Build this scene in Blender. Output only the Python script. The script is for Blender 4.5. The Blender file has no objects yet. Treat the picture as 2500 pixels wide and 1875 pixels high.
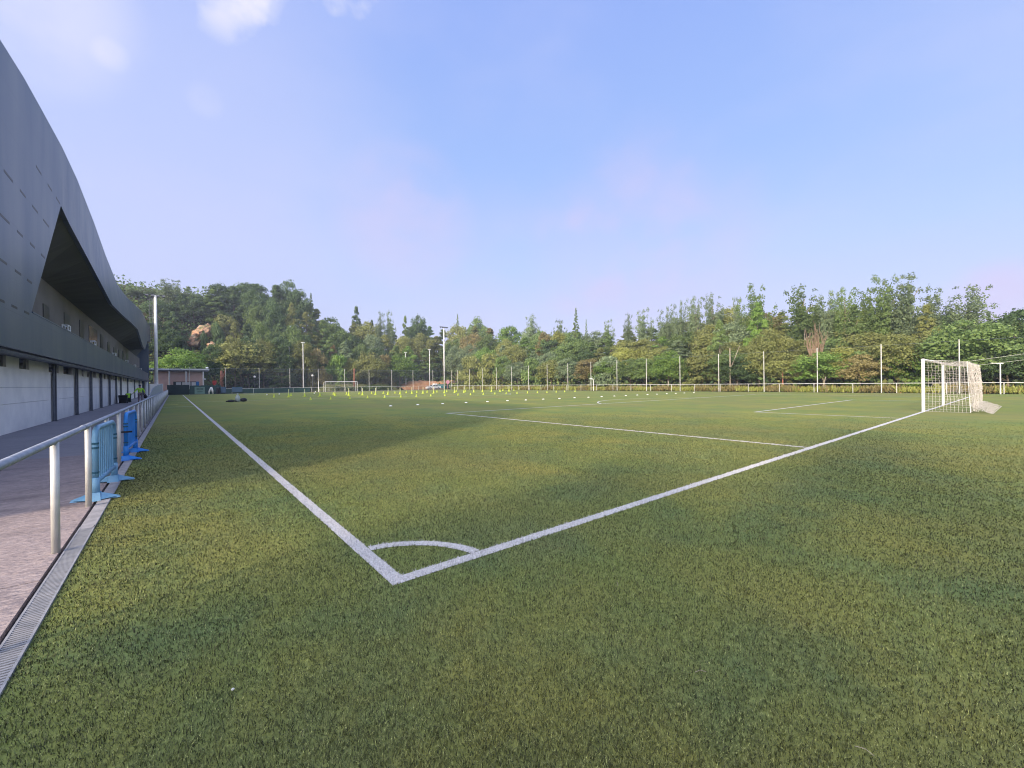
import bpy, math, random
import numpy as np
from mathutils import Vector

# ------------------------------------------------------------ camera, sky, sun, exposure
SC = bpy.context.scene
COL = SC.collection
CX, CY, CZ = -1.2978, -3.0882, 1.5497
YAW, PIT, ROL, FPX = 0.6801, -0.0014, 0.0110, 1021.16     # FPX: focal length for a 2500 px wide frame
fwd = Vector((math.sin(YAW)*math.cos(PIT), math.cos(YAW)*math.cos(PIT), math.sin(PIT)))
rgt0 = Vector((math.cos(YAW), -math.sin(YAW), 0)); up0 = rgt0.cross(fwd)
rgt = rgt0*math.cos(ROL) - up0*math.sin(ROL)
upv = rgt0*math.sin(ROL) + up0*math.cos(ROL)
cam_d = bpy.data.cameras.new("camera"); cam = bpy.data.objects.new("camera", cam_d); COL.objects.link(cam)
cam_d.sensor_width = 36.0; cam_d.lens = 36.0*FPX/2500.0; cam_d.clip_start = 0.05; cam_d.clip_end = 4000
from mathutils import Matrix
cam.matrix_world = Matrix(((rgt.x, upv.x, -fwd.x, CX), (rgt.y, upv.y, -fwd.y, CY), (rgt.z, upv.z, -fwd.z, CZ), (0, 0, 0, 1)))
SC.camera = cam

SUN_EL = math.radians(25.0)
SHADOW_AZ = math.radians(16.0)                  # shadows run towards +X, a little +Y
S_AZ = SHADOW_AZ + math.pi                      # direction of the sun, angle from +X
sun_dir = Vector((math.cos(S_AZ)*math.cos(SUN_EL), math.sin(S_AZ)*math.cos(SUN_EL), math.sin(SUN_EL)))
sd = bpy.data.lights.new("sun", 'SUN'); sd.energy = 2.75; sd.angle = math.radians(3.6); sd.color = (1.0, 0.80, 0.55)
so = bpy.data.objects.new("sun", sd); COL.objects.link(so)
so.rotation_euler = sun_dir.to_track_quat('Z', 'Y').to_euler()

W = bpy.data.worlds.new("World"); SC.world = W; W.use_nodes = True
nt = W.node_tree; N = nt.nodes; L = nt.links
bg = N["Background"]; bg.inputs["Strength"].default_value = 0.15
sky = N.new("ShaderNodeTexSky"); sky.sky_type = 'NISHITA'; sky.sun_disc = False
sky.sun_elevation = SUN_EL; sky.sun_rotation = math.pi/2 - S_AZ
sky.air_density = 1.0; sky.dust_density = 0.6; sky.ozone_density = 2.0
def wmath(op, a, b=None, clamp=False):
    n = N.new("ShaderNodeMath"); n.operation = op; n.use_clamp = clamp
    for i, v in enumerate((a, b)):
        if v is None: continue
        if isinstance(v, (int, float)): n.inputs[i].default_value = v
        else: L.new(v, n.inputs[i])
    return n.outputs[0]
tc = N.new("ShaderNodeTexCoord"); sep = N.new("ShaderNodeSeparateXYZ"); L.new(tc.outputs["Generated"], sep.inputs[0])
zup = sep.outputs[2]
def wmix(f, a, b):
    n = N.new("ShaderNodeMix"); n.data_type = 'RGBA'
    if isinstance(f, (int, float)): n.inputs[0].default_value = f
    else: L.new(f, n.inputs[0])
    for i, v in ((6, a), (7, b)):
        if isinstance(v, tuple): n.inputs[i].default_value = (*v, 1)
        else: L.new(v, n.inputs[i])
    return n.outputs[2]
SKYGAIN = 3.45
tint = N.new("ShaderNodeMix"); tint.data_type = 'RGBA'; tint.blend_type = 'MULTIPLY'; tint.inputs[0].default_value = 1
L.new(sky.outputs[0], tint.inputs[6]); tint.inputs[7].default_value = (1.0, 1.0, 1.0, 1)
# thin high haze: blue overhead, lilac low down
ramp = N.new("ShaderNodeValToRGB"); L.new(zup, ramp.inputs[0])
cr = ramp.color_ramp
cols = [(0.0, (.66, .62, .90)), (0.12, (.63, .65, .95)), (0.26, (.50, .64, 1.0)), (0.45, (.375, .545, 1.0)), (0.66, (.315, .465, .98)), (1.0, (.27, .41, .93))]
cr.elements[0].position = 0; cr.elements[0].color = (*cols[0][1], 1)
cr.elements[1].position = 1; cr.elements[1].color = (*cols[-1][1], 1)
for p_, c_ in cols[1:-1]:
    e = cr.elements.new(p_); e.color = (*c_, 1)
gain = N.new("ShaderNodeMix"); gain.data_type = 'RGBA'; gain.blend_type = 'MULTIPLY'; gain.inputs[0].default_value = 1
L.new(ramp.outputs[0], gain.inputs[6]); gain.inputs[7].default_value = (SKYGAIN,)*3 + (1,)
base = wmix(0.90, tint.outputs[2], gain.outputs[2])
# soft clouds
def cloud(scale, lo, hi, seed, zs=3.0, detail=5):
    mp = N.new("ShaderNodeMapping"); L.new(tc.outputs["Generated"], mp.inputs[0])
    mp.inputs["Scale"].default_value = (1, 1, zs); mp.inputs["Location"].default_value = seed
    n = N.new("ShaderNodeTexNoise"); n.inputs["Scale"].default_value = scale; n.inputs["Detail"].default_value = detail
    n.inputs["Roughness"].default_value = 0.5
    L.new(mp.outputs[0], n.inputs["Vector"])
    m = N.new("ShaderNodeMapRange"); m.interpolation_type = 'SMOOTHSTEP'
    m.inputs[1].default_value = lo; m.inputs[2].default_value = hi
    L.new(n.outputs[0], m.inputs[0]); return m.outputs[0]
def ray(px, py):                                # direction through a point of the 2500 x 1875 picture
    return (fwd + rgt*((px-1250)/FPX) - upv*((py-937.5)/FPX)).normalized()
def blob(px, py, r0, r1):                       # soft patch of sky round a direction
    d = ray(px, py)
    n = N.new("ShaderNodeVectorMath"); n.operation = 'DOT_PRODUCT'
    nn = N.new("ShaderNodeVectorMath"); nn.operation = 'NORMALIZE'; L.new(tc.outputs["Generated"], nn.inputs[0])
    L.new(nn.outputs[0], n.inputs[0]); n.inputs[1].default_value = d
    m = N.new("ShaderNodeMapRange"); m.interpolation_type = 'SMOOTHSTEP'
    m.inputs[1].default_value = math.cos(math.radians(r1)); m.inputs[2].default_value = math.cos(math.radians(r0))
    L.new(n.outputs["Value"], m.inputs[0]); return m.outputs[0]
wisp = cloud(1.6, .40, .75, (3.1, 1.7, .3), 2.2, 4)
sk = wmix(wmath('MULTIPLY', wisp, 0.36), base, tuple(SKYGAIN*v for v in (.72, .72, 1.0)))
left = blob(150, 420, 2, 36)
sk = wmix(wmath('MULTIPLY', left, 0.55), sk, tuple(SKYGAIN*v for v in (.62, .66, 1.0)))
puffc = cloud(7.0, .36, .66, (1.4, 2.2, 4.0), 1.0, 7)
puffn = cloud(5.0, .38, .62, (.4, 5.2, 1.0), 1.5, 6)
for (px, py, r0, r1, amt) in ((560, -95, .5, 7, 1.0), (640, -30, .1, 4.2, 1.2), (820, -100, .5, 6.5, 1.0), (60, -20, 1, 8, .45), (990, 540, 1, 10, .40), (1560, 600, 2, 16, .42), (1420, 640, 1, 8, .3), (2430, 740, .5, 4.5, .6), (1250, 700, 3, 16, .12), (270, 135, .1, 1.5, .4), (500, 245, .1, 1.8, .35)):
    m_ = wmath('MULTIPLY', blob(px, py, r0, r1), amt)
    if py < 100 and amt >= 1:                   # crisp broken edge
        m_ = wmath('MULTIPLY', wmath('SUBTRACT', wmath('ADD', m_, wmath('MULTIPLY', puffc, 1.0)), 1.05), 1.1, True)
    else: m_ = wmath('MULTIPLY', m_, wmath('ADD', wmath('MULTIPLY', puffn, .75), .25), True)
    sk = wmix(m_, sk, tuple(SKYGAIN*v for v in ((.92, .90, 1.0) if py < 300 else (.78, .66, .95))))
# the hazy brightening of the sky round the low sun, behind the camera
nn = N.new("ShaderNodeVectorMath"); nn.operation = 'NORMALIZE'; L.new(tc.outputs["Generated"], nn.inputs[0])
dp = N.new("ShaderNodeVectorMath"); dp.operation = 'DOT_PRODUCT'; L.new(nn.outputs[0], dp.inputs[0]); dp.inputs[1].default_value = sun_dir
aur = N.new("ShaderNodeMapRange"); aur.interpolation_type = 'SMOOTHERSTEP'; aur.inputs[1].default_value = math.cos(math.radians(78)); aur.inputs[2].default_value = 1.0
L.new(dp.outputs["Value"], aur.inputs[0])
ad = N.new("ShaderNodeMix"); ad.data_type = 'RGBA'; ad.blend_type = 'ADD'; L.new(aur.outputs[0], ad.inputs[0]); L.new(sk, ad.inputs[6])
ad.inputs[7].default_value = (11.5, 10.8, 10.2, 1); ad.clamp_result = False
L.new(ad.outputs[2], bg.inputs[0])
SC.view_settings.view_transform = 'Standard'; SC.view_settings.look = 'None'
SC.view_settings.exposure = 0.95; SC.view_settings.gamma = 1.0
SC.render.film_transparent = False
SC.cycles.pixel_filter_type = 'BLACKMAN_HARRIS'; SC.cycles.filter_width = 1.05
try:
    SC.cycles.max_bounces = 6; SC.cycles.diffuse_bounces = 3; SC.cycles.glossy_bounces = 2
    SC.cycles.transparent_max_bounces = 8; SC.cycles.use_denoising = True
    SC.cycles.caustics_reflective = False; SC.cycles.caustics_refractive = False
except Exception: pass

# ------------------------------------------------------------ helpers
C0 = Vector((CX, CY, CZ))
def on_z(px, py, z=0.0):
    d = ray(px, py); return C0 + d*((z-CZ)/d.z)
def on_x(px, py, X):
    d = ray(px, py); return C0 + d*((X-CX)/d.x)
def on_y(px, py, Y):
    d = ray(px, py); return C0 + d*((Y-CY)/d.y)

def tag(o, label=None, cat=None, group=None, kind=None):
    if label: o["label"] = label
    if cat: o["category"] = cat
    if group: o["group"] = group
    if kind: o["kind"] = kind
    return o
def empty(name, loc=(0, 0, 0), rz=0.0):
    o = bpy.data.objects.new(name, None); COL.objects.link(o); o.location = loc; o.rotation_euler = (0, 0, rz)
    o.empty_display_size = 0.2; return o

class MB:
    """collects faces; build() links them as one mesh object"""
    def __init__(s): s.v = []; s.f = []; s.mi = []; s.cur = 0
    def add(s, vs, fs):
        b = len(s.v); s.v += [tuple(v) for v in vs]; s.f += [tuple(i+b for i in f) for f in fs]; s.mi += [s.cur]*len(fs)
    def quad(s, a, b, c, d): s.add((a, b, c, d), ((0, 1, 2, 3),))
    def box(s, x0, x1, y0, y1, z0, z1):
        s.add([(x0,y0,z0),(x1,y0,z0),(x1,y1,z0),(x0,y1,z0),(x0,y0,z1),(x1,y0,z1),(x1,y1,z1),(x0,y1,z1)],
              [(3,2,1,0),(4,5,6,7),(0,1,5,4),(1,2,6,5),(2,3,7,6),(3,0,4,7)])
    def tube(s, pts, r, n=8, cap=True):
        pts = [Vector(p) for p in pts]
        rs = r if isinstance(r, (list, tuple)) else [r]*len(pts)
        vs = []; fs = []
        ref = None
        for i, p in enumerate(pts):
            a = pts[max(0, i-1)]; b = pts[min(len(pts)-1, i+1)]
            d = (b-a).normalized()
            if ref is None: ref = Vector((0, 0, 1)) if abs(d.z) < .9 else Vector((1, 0, 0))
            u = d.cross(ref).normalized(); w = u.cross(d).normalized()
            ref = w
            for k in range(n):
                t = 2*math.pi*k/n
                vs.append(p + (u*math.cos(t) + w*math.sin(t))*rs[i])
        for i in range(len(pts)-1):
            for k in range(n):
                k2 = (k+1) % n
                fs.append((i*n+k2, i*n+k, (i+1)*n+k, (i+1)*n+k2))
        if cap:
            fs.append(tuple(range(n))); fs.append(tuple(reversed([(len(pts)-1)*n+k for k in range(n)])))
        s.add(vs, fs)
    def cyl(s, x, y, z0, z1, r, n=12, r2=None): s.tube([(x, y, z0), (x, y, z1)], [r, r if r2 is None else r2], n)
    def lathe(s, prof, c=(0, 0, 0), n=16):
        vs = []; fs = []
        for (r, z) in prof:
            for k in range(n):
                t = 2*math.pi*k/n; vs.append((c[0]+r*math.cos(t), c[1]+r*math.sin(t), c[2]+z))
        for i in range(len(prof)-1):
            for k in range(n):
                k2 = (k+1) % n; fs.append((i*n+k, i*n+k2, (i+1)*n+k2, (i+1)*n+k))
        fs.append(tuple(reversed(range(n)))); fs.append(tuple((len(prof)-1)*n+k for k in range(n)))
        s.add(vs, fs)
    def mesh(s, name, mats, smooth=False):
        me = bpy.data.meshes.new(name); me.from_pydata(s.v, [], s.f)
        for m in (mats if isinstance(mats, (list, tuple)) else [mats]): me.materials.append(m)
        me.polygons.foreach_set("material_index", s.mi)
        if smooth: me.polygons.foreach_set("use_smooth", [True]*len(s.f))
        me.update(); return me
    def build(s, name, mats, parent=None, smooth=False, bevel=0):
        o = bpy.data.objects.new(name, s.mesh(name, mats, smooth)); COL.objects.link(o)
        if parent is not None: o.parent = parent
        if bevel:
            b = o.modifiers.new("bevel", 'BEVEL'); b.width = bevel; b.segments = 2; b.limit_method = 'ANGLE'
        return o
def npmesh(name, V, F, mats, mi=None, smooth=False):
    """V (n,3) array, F (m,k) array with constant k"""
    me = bpy.data.meshes.new(name); m, k = F.shape
    me.vertices.add(len(V)); me.vertices.foreach_set("co", V.astype(np.float32).ravel())
    me.loops.add(m*k); me.loops.foreach_set("vertex_index", F.astype(np.int32).ravel())
    me.polygons.add(m); me.polygons.foreach_set("loop_start", np.arange(0, m*k, k, dtype=np.int32))
    for mt in (mats if isinstance(mats, (list, tuple)) else [mats]): me.materials.append(mt)
    if mi is not None: me.polygons.foreach_set("material_index", mi.astype(np.int32))
    if smooth: me.polygons.foreach_set("use_smooth", np.ones(m, dtype=bool))
    me.update(calc_edges=True); return me
def link(name, me, parent=None, loc=(0, 0, 0)):
    o = bpy.data.objects.new(name, me); COL.objects.link(o); o.location = loc
    if parent is not None: o.parent = parent
    return o

# ------------------------------------------------------------ materials
def mat(name, col, rough=.7, metal=0.0, col2=None, scale=4.0, detail=4, bump=0.0, bscale=None, lo=.35, hi=.65, spec=.3, obj_coord=False, stretch=None, sss=0, objrand=0):
    m = bpy.data.materials.new(name); m.use_nodes = True
    n = m.node_tree.nodes; l = m.node_tree.links; b = n["Principled BSDF"]
    b.inputs["Roughness"].default_value = rough; b.inputs["Metallic"].default_value = metal
    b.inputs["Specular IOR Level"].default_value = spec
    b.inputs["Base Color"].default_value = (*col, 1)
    geo = n.new("ShaderNodeNewGeometry"); tcn = n.new("ShaderNodeTexCoord")
    vec = tcn.outputs["Object"] if obj_coord else geo.outputs["Position"]
    if stretch:
        mp = n.new("ShaderNodeMapping"); mp.inputs["Scale"].default_value = stretch; l.new(vec, mp.inputs[0]); vec = mp.outputs[0]
    out = None
    if col2:
        t = n.new("ShaderNodeTexNoise"); t.inputs["Scale"].default_value = scale; t.inputs["Detail"].default_value = detail
        l.new(vec, t.inputs["Vector"])
        mr = n.new("ShaderNodeMapRange"); mr.inputs[1].default_value = lo; mr.inputs[2].default_value = hi; l.new(t.outputs[0], mr.inputs[0])
        mx = n.new("ShaderNodeMix"); mx.data_type = 'RGBA'; l.new(mr.outputs[0], mx.inputs[0])
        mx.inputs[6].default_value = (*col, 1); mx.inputs[7].default_value = (*col2, 1)
        out = mx.outputs[2]; l.new(out, b.inputs["Base Color"])
    if objrand:
        oi = n.new("ShaderNodeObjectInfo"); hs = n.new("ShaderNodeHueSaturation")
        mr = n.new("ShaderNodeMapRange"); mr.inputs[3].default_value = 1-objrand; mr.inputs[4].default_value = 1+objrand
        l.new(oi.outputs["Random"], mr.inputs[0]); l.new(mr.outputs[0], hs.inputs["Value"])
        if out is not None: l.new(out, hs.inputs["Color"])
        else: hs.inputs["Color"].default_value = (*col, 1)
        l.new(hs.outputs[0], b.inputs["Base Color"])
    if bump:
        t = n.new("ShaderNodeTexNoise"); t.inputs["Scale"].default_value = bscale or scale*4; t.inputs["Detail"].default_value = 5
        l.new(vec, t.inputs["Vector"])
        bp = n.new("ShaderNodeBump"); bp.inputs["Strength"].default_value = bump; bp.inputs["Distance"].default_value = .02
        l.new(t.outputs[0], bp.inputs["Height"]); l.new(bp.outputs[0], b.inputs["Normal"])
    return m

M = {}
M['white'] = mat('white_paint', (.78, .78, .76), .45, col2=(.66, .66, .63), scale=3)
M['galv'] = mat('galvanised_steel', (.33, .36, .41), .45, .5, col2=(.24, .27, .31), scale=9, bump=.05)
M['galv_pole'] = mat('galvanised_pole', (.62, .62, .58), .5, .25, col2=(.50, .50, .47), scale=5)
M['dark_steel'] = mat('dark_steel', (.16, .17, .19), .55, .3, col2=(.11, .12, .14), scale=6)
M['panelwall'] = mat('precast_panel', (.86, .83, .76), .75, col2=(.76, .735, .68), scale=1.3, bump=.08, bscale=30)
M['rail_panel'] = mat('hoarding_grey', (.30, .33, .38), .6, .1, col2=(.25, .28, .33), scale=2)
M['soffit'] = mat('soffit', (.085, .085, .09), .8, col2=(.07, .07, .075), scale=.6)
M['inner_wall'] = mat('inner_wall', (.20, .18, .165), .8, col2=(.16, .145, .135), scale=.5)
M['dark_open'] = mat('dark_opening', (.018, .02, .024), .4)
M['glass_dark'] = mat('dark_glass', (.03, .035, .045), .12, spec=.6)
M['seat'] = mat('terrace', (.12, .12, .13), .8)
M['blue_pale'] = mat('pale_blue_plastic', (.17, .34, .48), .42, col2=(.12, .28, .43), scale=4)
M['blue_deep'] = mat('deep_blue_plastic', (.02, .22, .62), .42, col2=(.02, .17, .52), scale=4)
M['black'] = mat('black_plastic', (.015, .016, .019), .5)
M['band'] = mat('dark_band', (.02, .09, .14), .5)
M['hivis'] = mat('hivis_fabric', (.45, .85, .04), .8, col2=(.38, .72, .03), scale=14)
M['hivis_pale'] = mat('hivis_stripe', (.75, .85, .55), .6)
M['skin'] = mat('skin', (.45, .28, .21), .6)
M['navy'] = mat('navy_cloth', (.03, .04, .09), .85)
M['darkcloth'] = mat('dark_cloth', (.025, .025, .03), .9)
M['trouser'] = mat('mauve_trouser', (.22, .17, .18), .9)
M['cone'] = mat('yellow_plastic', (.42, .50, .05), .5, col2=(.36, .44, .05), scale=6)
M['cone_pole'] = mat('pale_yellow_pole', (.55, .58, .34), .5)
M['disc'] = mat('white_disc', (.85, .85, .80), .45)
M['net'] = mat('net_cord', (.46, .43, .39), .8)
M['rope'] = mat('rope', (.62, .62, .58), .8)
M['bark'] = mat('bark', (.12, .09, .065), .9, col2=(.20, .17, .13), scale=6)
M['bark_pale'] = mat('pale_bark', (.33, .29, .22), .9, col2=(.20, .17, .13), scale=6)
M['bark_red'] = mat('reddish_bark', (.34, .13, .07), .9, col2=(.25, .12, .08), scale=6)
M['deadwood'] = mat('deadwood', (.24, .17, .11), .9, col2=(.18, .13, .09), scale=6)
M['mesh_green'] = mat('green_mesh', (.035, .075, .07), .8, col2=(.028, .06, .055), scale=1.5)
M['screen_dark'] = mat('dark_green_screen', (.018, .035, .035), .8, col2=(.014, .028, .028), scale=2)
M['banner_green'] = mat('pale_green_banner', (.16, .26, .22), .7)
M['banner_dark'] = mat('banner_ink', (.03, .07, .06), .7)
M['banner_blue'] = mat('dull_blue_banner', (.07, .12, .18), .7)
M['pav_wall'] = mat('pink_render', (.72, .49, .41), .85, col2=(.64, .43, .36), scale=.8)
M['pav_roof'] = mat('roof_edge', (.66, .70, .72), .5)
M['car_white'] = mat('pale_car_paint', (.55, .58, .60), .3, spec=.5)
M['tyre'] = mat('tyre', (.015, .015, .015), .9)
M['teal'] = mat('teal_paint', (.03, .20, .22), .6)
M['green_paint'] = mat('green_paint', (.03, .22, .11), .6)
M['brown'] = mat('brown_timber', (.07, .05, .04), .85, col2=(.045, .035, .03), scale=3)
M['red'] = mat('red_plastic', (.5, .04, .03), .6)
M['blue_box'] = mat('blue_box', (.02, .2, .6), .5)
M['lampglow'] = mat('lamp_globe', (.85, .85, .80), .4)
M['pinksign'] = mat('pink_sign', (.75, .35, .45), .6)
M['tarp'] = mat('white_cloth', (.72, .72, .70), .8)
M['greyrope'] = mat('grey_sack', (.35, .40, .38), .8)

def cladding_mat():
    m = mat('grey_cladding', (.052, .092, .150), .38, .35, col2=(.140, .163, .195), scale=.6, detail=7, lo=.36, hi=.66, spec=.5, stretch=(1, 1, .28), bump=.05, bscale=1.2)
    n = m.node_tree.nodes; l = m.node_tree.links; b = n["Principled BSDF"]
    geo = n.new("ShaderNodeNewGeometry"); s = n.new("ShaderNodeSeparateXYZ"); l.new(geo.outputs["Position"], s.inputs[0])
    def mth(op, a, c=None):
        q = n.new("ShaderNodeMath"); q.operation = op
        for i, v in enumerate((a, c)):
            if v is None: continue
            if isinstance(v, (int, float)): q.inputs[i].default_value = v
            else: l.new(v, q.inputs[i])
        return q.outputs[0]
    # faint seams between sheets, 1.25 m high courses with staggered vertical joints
    row = mth('FLOOR', mth('DIVIDE', mth('SUBTRACT', s.outputs[2], 1.2), 1.29))
    fz = mth('FRACT', mth('DIVIDE', mth('SUBTRACT', s.outputs[2], 1.2), 1.29))
    fy = mth('FRACT', mth('DIVIDE', mth('ADD', s.outputs[1], mth('MULTIPLY', row, .35)), 1.5))
    e1 = mth('LESS_THAN', fz, .012); e2 = mth('LESS_THAN', fy, .006)
    e = mth('MAXIMUM', e1, e2)
    mx = n.new("ShaderNodeMix"); mx.data_type = 'RGBA'
    src = b.inputs["Base Color"].links[0].from_socket
    l.new(mth('MULTIPLY', e, .45), mx.inputs[0]); l.new(src, mx.inputs[6]); mx.inputs[7].default_value = (.05, .06, .08, 1)
    l.new(mx.outputs[2], b.inputs["Base Color"])
    return m
M['clad'] = cladding_mat()

def ground_mix(name, cols, rough=.9):
    """cols: list of (scale, lo, hi, colour, amount) laid over the first colour"""
    m = bpy.data.materials.new(name); m.use_nodes = True
    n = m.node_tree.nodes; l = m.node_tree.links; b = n["Principled BSDF"]
    b.inputs["Roughness"].default_value = rough; b.inputs["Specular IOR Level"].default_value = .15
    geo = n.new("ShaderNodeNewGeometry"); cur = cols[0]
    for i, (sc, lo, hi, c, amt, st) in enumerate(cols[1:]):
        mp = n.new("ShaderNodeMapping"); mp.inputs["Scale"].default_value = st; mp.inputs["Location"].default_value = (i*7.3, i*3.1, 0)
        mp.inputs["Rotation"].default_value = (0, 0, .28 if st != (1, 1, 1) else 0)
        l.new(geo.outputs["Position"], mp.inputs[0])
        t = n.new("ShaderNodeTexNoise"); t.inputs["Scale"].default_value = sc; t.inputs["Detail"].default_value = 5; t.inputs["Roughness"].default_value = .6
        l.new(mp.outputs[0], t.inputs["Vector"])
        mr = n.new("ShaderNodeMapRange"); mr.inputs[1].default_value = lo; mr.inputs[2].default_value = hi; mr.inputs[4].default_value = amt
        l.new(t.outputs[0], mr.inputs[0])
        mx = n.new("ShaderNodeMix"); mx.data_type = 'RGBA'; l.new(mr.outputs[0], mx.inputs[0])
        if isinstance(cur, tuple): mx.inputs[6].default_value = (*cur, 1)
        else: l.new(cur, mx.inputs[6])
        mx.inputs[7].default_value = (*c, 1); cur = mx.outputs[2]
    l.new(cur, b.inputs["Base Color"])
    return m, n, l, b, geo
def bump_to(n, l, b, geo, scale, strength, dist=.02, stretch=(1, 1, 1), detail=4):
    mp = n.new("ShaderNodeMapping"); mp.inputs["Scale"].default_value = stretch; l.new(geo.outputs["Position"], mp.inputs[0])
    t = n.new("ShaderNodeTexNoise"); t.inputs["Scale"].default_value = scale; t.inputs["Detail"].default_value = detail
    l.new(mp.outputs[0], t.inputs["Vector"])
    bp = n.new("ShaderNodeBump"); bp.inputs["Strength"].default_value = strength; bp.inputs["Distance"].default_value = dist
    l.new(t.outputs[0], bp.inputs["Height"]); l.new(bp.outputs[0], b.inputs["Normal"])
ISO = (1, 1, 1)
TURF_A, TURF_B, TURF_C = (.112, .140, .043), (.162, .160, .045), (.078, .120, .052)
def sc3(c, k): return tuple(v*k for v in c)
def turf_mat(name, fine):
    k = 1.0
    m, n, l, b, geo = ground_mix(name, [sc3(TURF_A, 1.45),
        (.35, .42, .62, sc3(TURF_B, 1.5), .85, (1, .45, 1)), (.8, .45, .65, sc3(TURF_C, 1.45), .7, ISO), (.13, .45, .6, (.19, .18, .08), .5, ISO),
        (38, .45, .62, (.10, .12, .045), fine, ISO)])
    bump_to(n, l, b, geo, 60, .25, .02); b.inputs['Specular IOR Level'].default_value = .02
    return m
M['turf'] = turf_mat('artificial_turf', .5)
M['blade'] = None
def blade_mat(name, cols, trans=.25):
    m, n, l, b, geo = ground_mix(name, cols, .6)
    b.inputs["Specular IOR Level"].default_value = .25
    # every fibre its own shade
    hs = n.new("ShaderNodeHueSaturation"); mr = n.new("ShaderNodeMapRange")
    mr.inputs[3].default_value = .2; mr.inputs[4].default_value = 2.1
    l.new(geo.outputs["Random Per Island"], mr.inputs[0]); l.new(mr.outputs[0], hs.inputs["Value"])
    src = b.inputs["Base Color"].links[0].from_socket
    l.new(src, hs.inputs["Color"]); l.new(hs.outputs[0], b.inputs["Base Color"])
    return m
M['blade'] = blade_mat('turf_fibre', [sc3(TURF_A, .74), (.35, .42, .62, sc3(TURF_B, .80), .85, (1, .45, 1)), (.8, .45, .65, sc3(TURF_C, .74), .7, ISO), (1.6, .56, .76, (.17, .14, .06), .5, ISO), (75, .45, .60, (.016, .026, .008), .85, ISO), (120, .52, .64, (.34, .36, .14), .55, ISO)])
M['blade_white'] = mat('white_fibre', (.60, .58, .60), .7, col2=(.40, .40, .42), scale=60)
M['line'] = mat('white_turf_line', (.55, .54, .55), .8, col2=(.38, .39, .38), scale=55, lo=.40, hi=.60, bump=.5, bscale=90)
M['line_yellow'] = mat('yellow_turf_line', (.60, .62, .10), .8, col2=(.4, .44, .1), scale=30)

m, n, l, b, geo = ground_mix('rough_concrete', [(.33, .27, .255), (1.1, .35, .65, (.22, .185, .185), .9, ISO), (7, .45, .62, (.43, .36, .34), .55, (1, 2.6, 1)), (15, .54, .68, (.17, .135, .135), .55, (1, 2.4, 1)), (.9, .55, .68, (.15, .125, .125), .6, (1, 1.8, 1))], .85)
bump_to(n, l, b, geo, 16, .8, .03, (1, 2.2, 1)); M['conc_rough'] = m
m, n, l, b, geo = ground_mix('smooth_concrete', [(.26, .245, .255), (.5, .35, .65, (.21, .20, .215), .9, ISO), (5, .4, .65, (.29, .275, .28), .6, ISO)], .8)
bump_to(n, l, b, geo, 12, .25, .02); M['conc'] = m
M['kerb'] = mat('kerb_concrete', (.33, .32, .33), .85, col2=(.24, .235, .24), scale=7, bump=.3, bscale=40)
M['grate'] = mat('drain_grate', (.36, .36, .37), .5, .3, col2=(.27, .28, .30), scale=12)
m, n, l, b, geo = ground_mix('field_grass', [(.10, .125, .04), (.08, .35, .65, (.16, .155, .06), .9, ISO), (.6, .4, .65, (.07, .09, .03), .7, ISO), (4, .45, .65, (.19, .17, .08), .5, ISO)], .95)
bump_to(n, l, b, geo, 3, .6, .1); M['field'] = m
m, n, l, b, geo = ground_mix('wood_floor', [(.055, .06, .025), (.3, .35, .65, (.10, .075, .04), .9, ISO), (2, .4, .65, (.035, .04, .02), .7, ISO)], .95)
bump_to(n, l, b, geo, 2, .8, .2); M['slope'] = m
m, n, l, b, geo = ground_mix('orange_earth', [(.40, .20, .10), (.25, .35, .65, (.46, .27, .15), .9, ISO), (1.5, .4, .65, (.28, .16, .09), .6, ISO)], .95)
bump_to(n, l, b, geo, 4, .6, .1); M['earth'] = m
m, n, l, b, geo = ground_mix('cliff_rock', [(.50, .27, .15), (.25, .35, .65, (.50, .34, .22), .9, ISO), (.9, .42, .58, (.17, .11, .07), .85, ISO), (.5, .55, .7, (.55, .47, .36), .7, ISO), (.4, .50, .60, (.10, .13, .05), .8, (1, 1, 2))], .95)
bump_to(n, l, b, geo, 1.5, .9, .4); M['rock'] = m
M['asphalt'] = mat('asphalt', (.09, .088, .085), .9, col2=(.07, .068, .066), scale=1.5)

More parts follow.
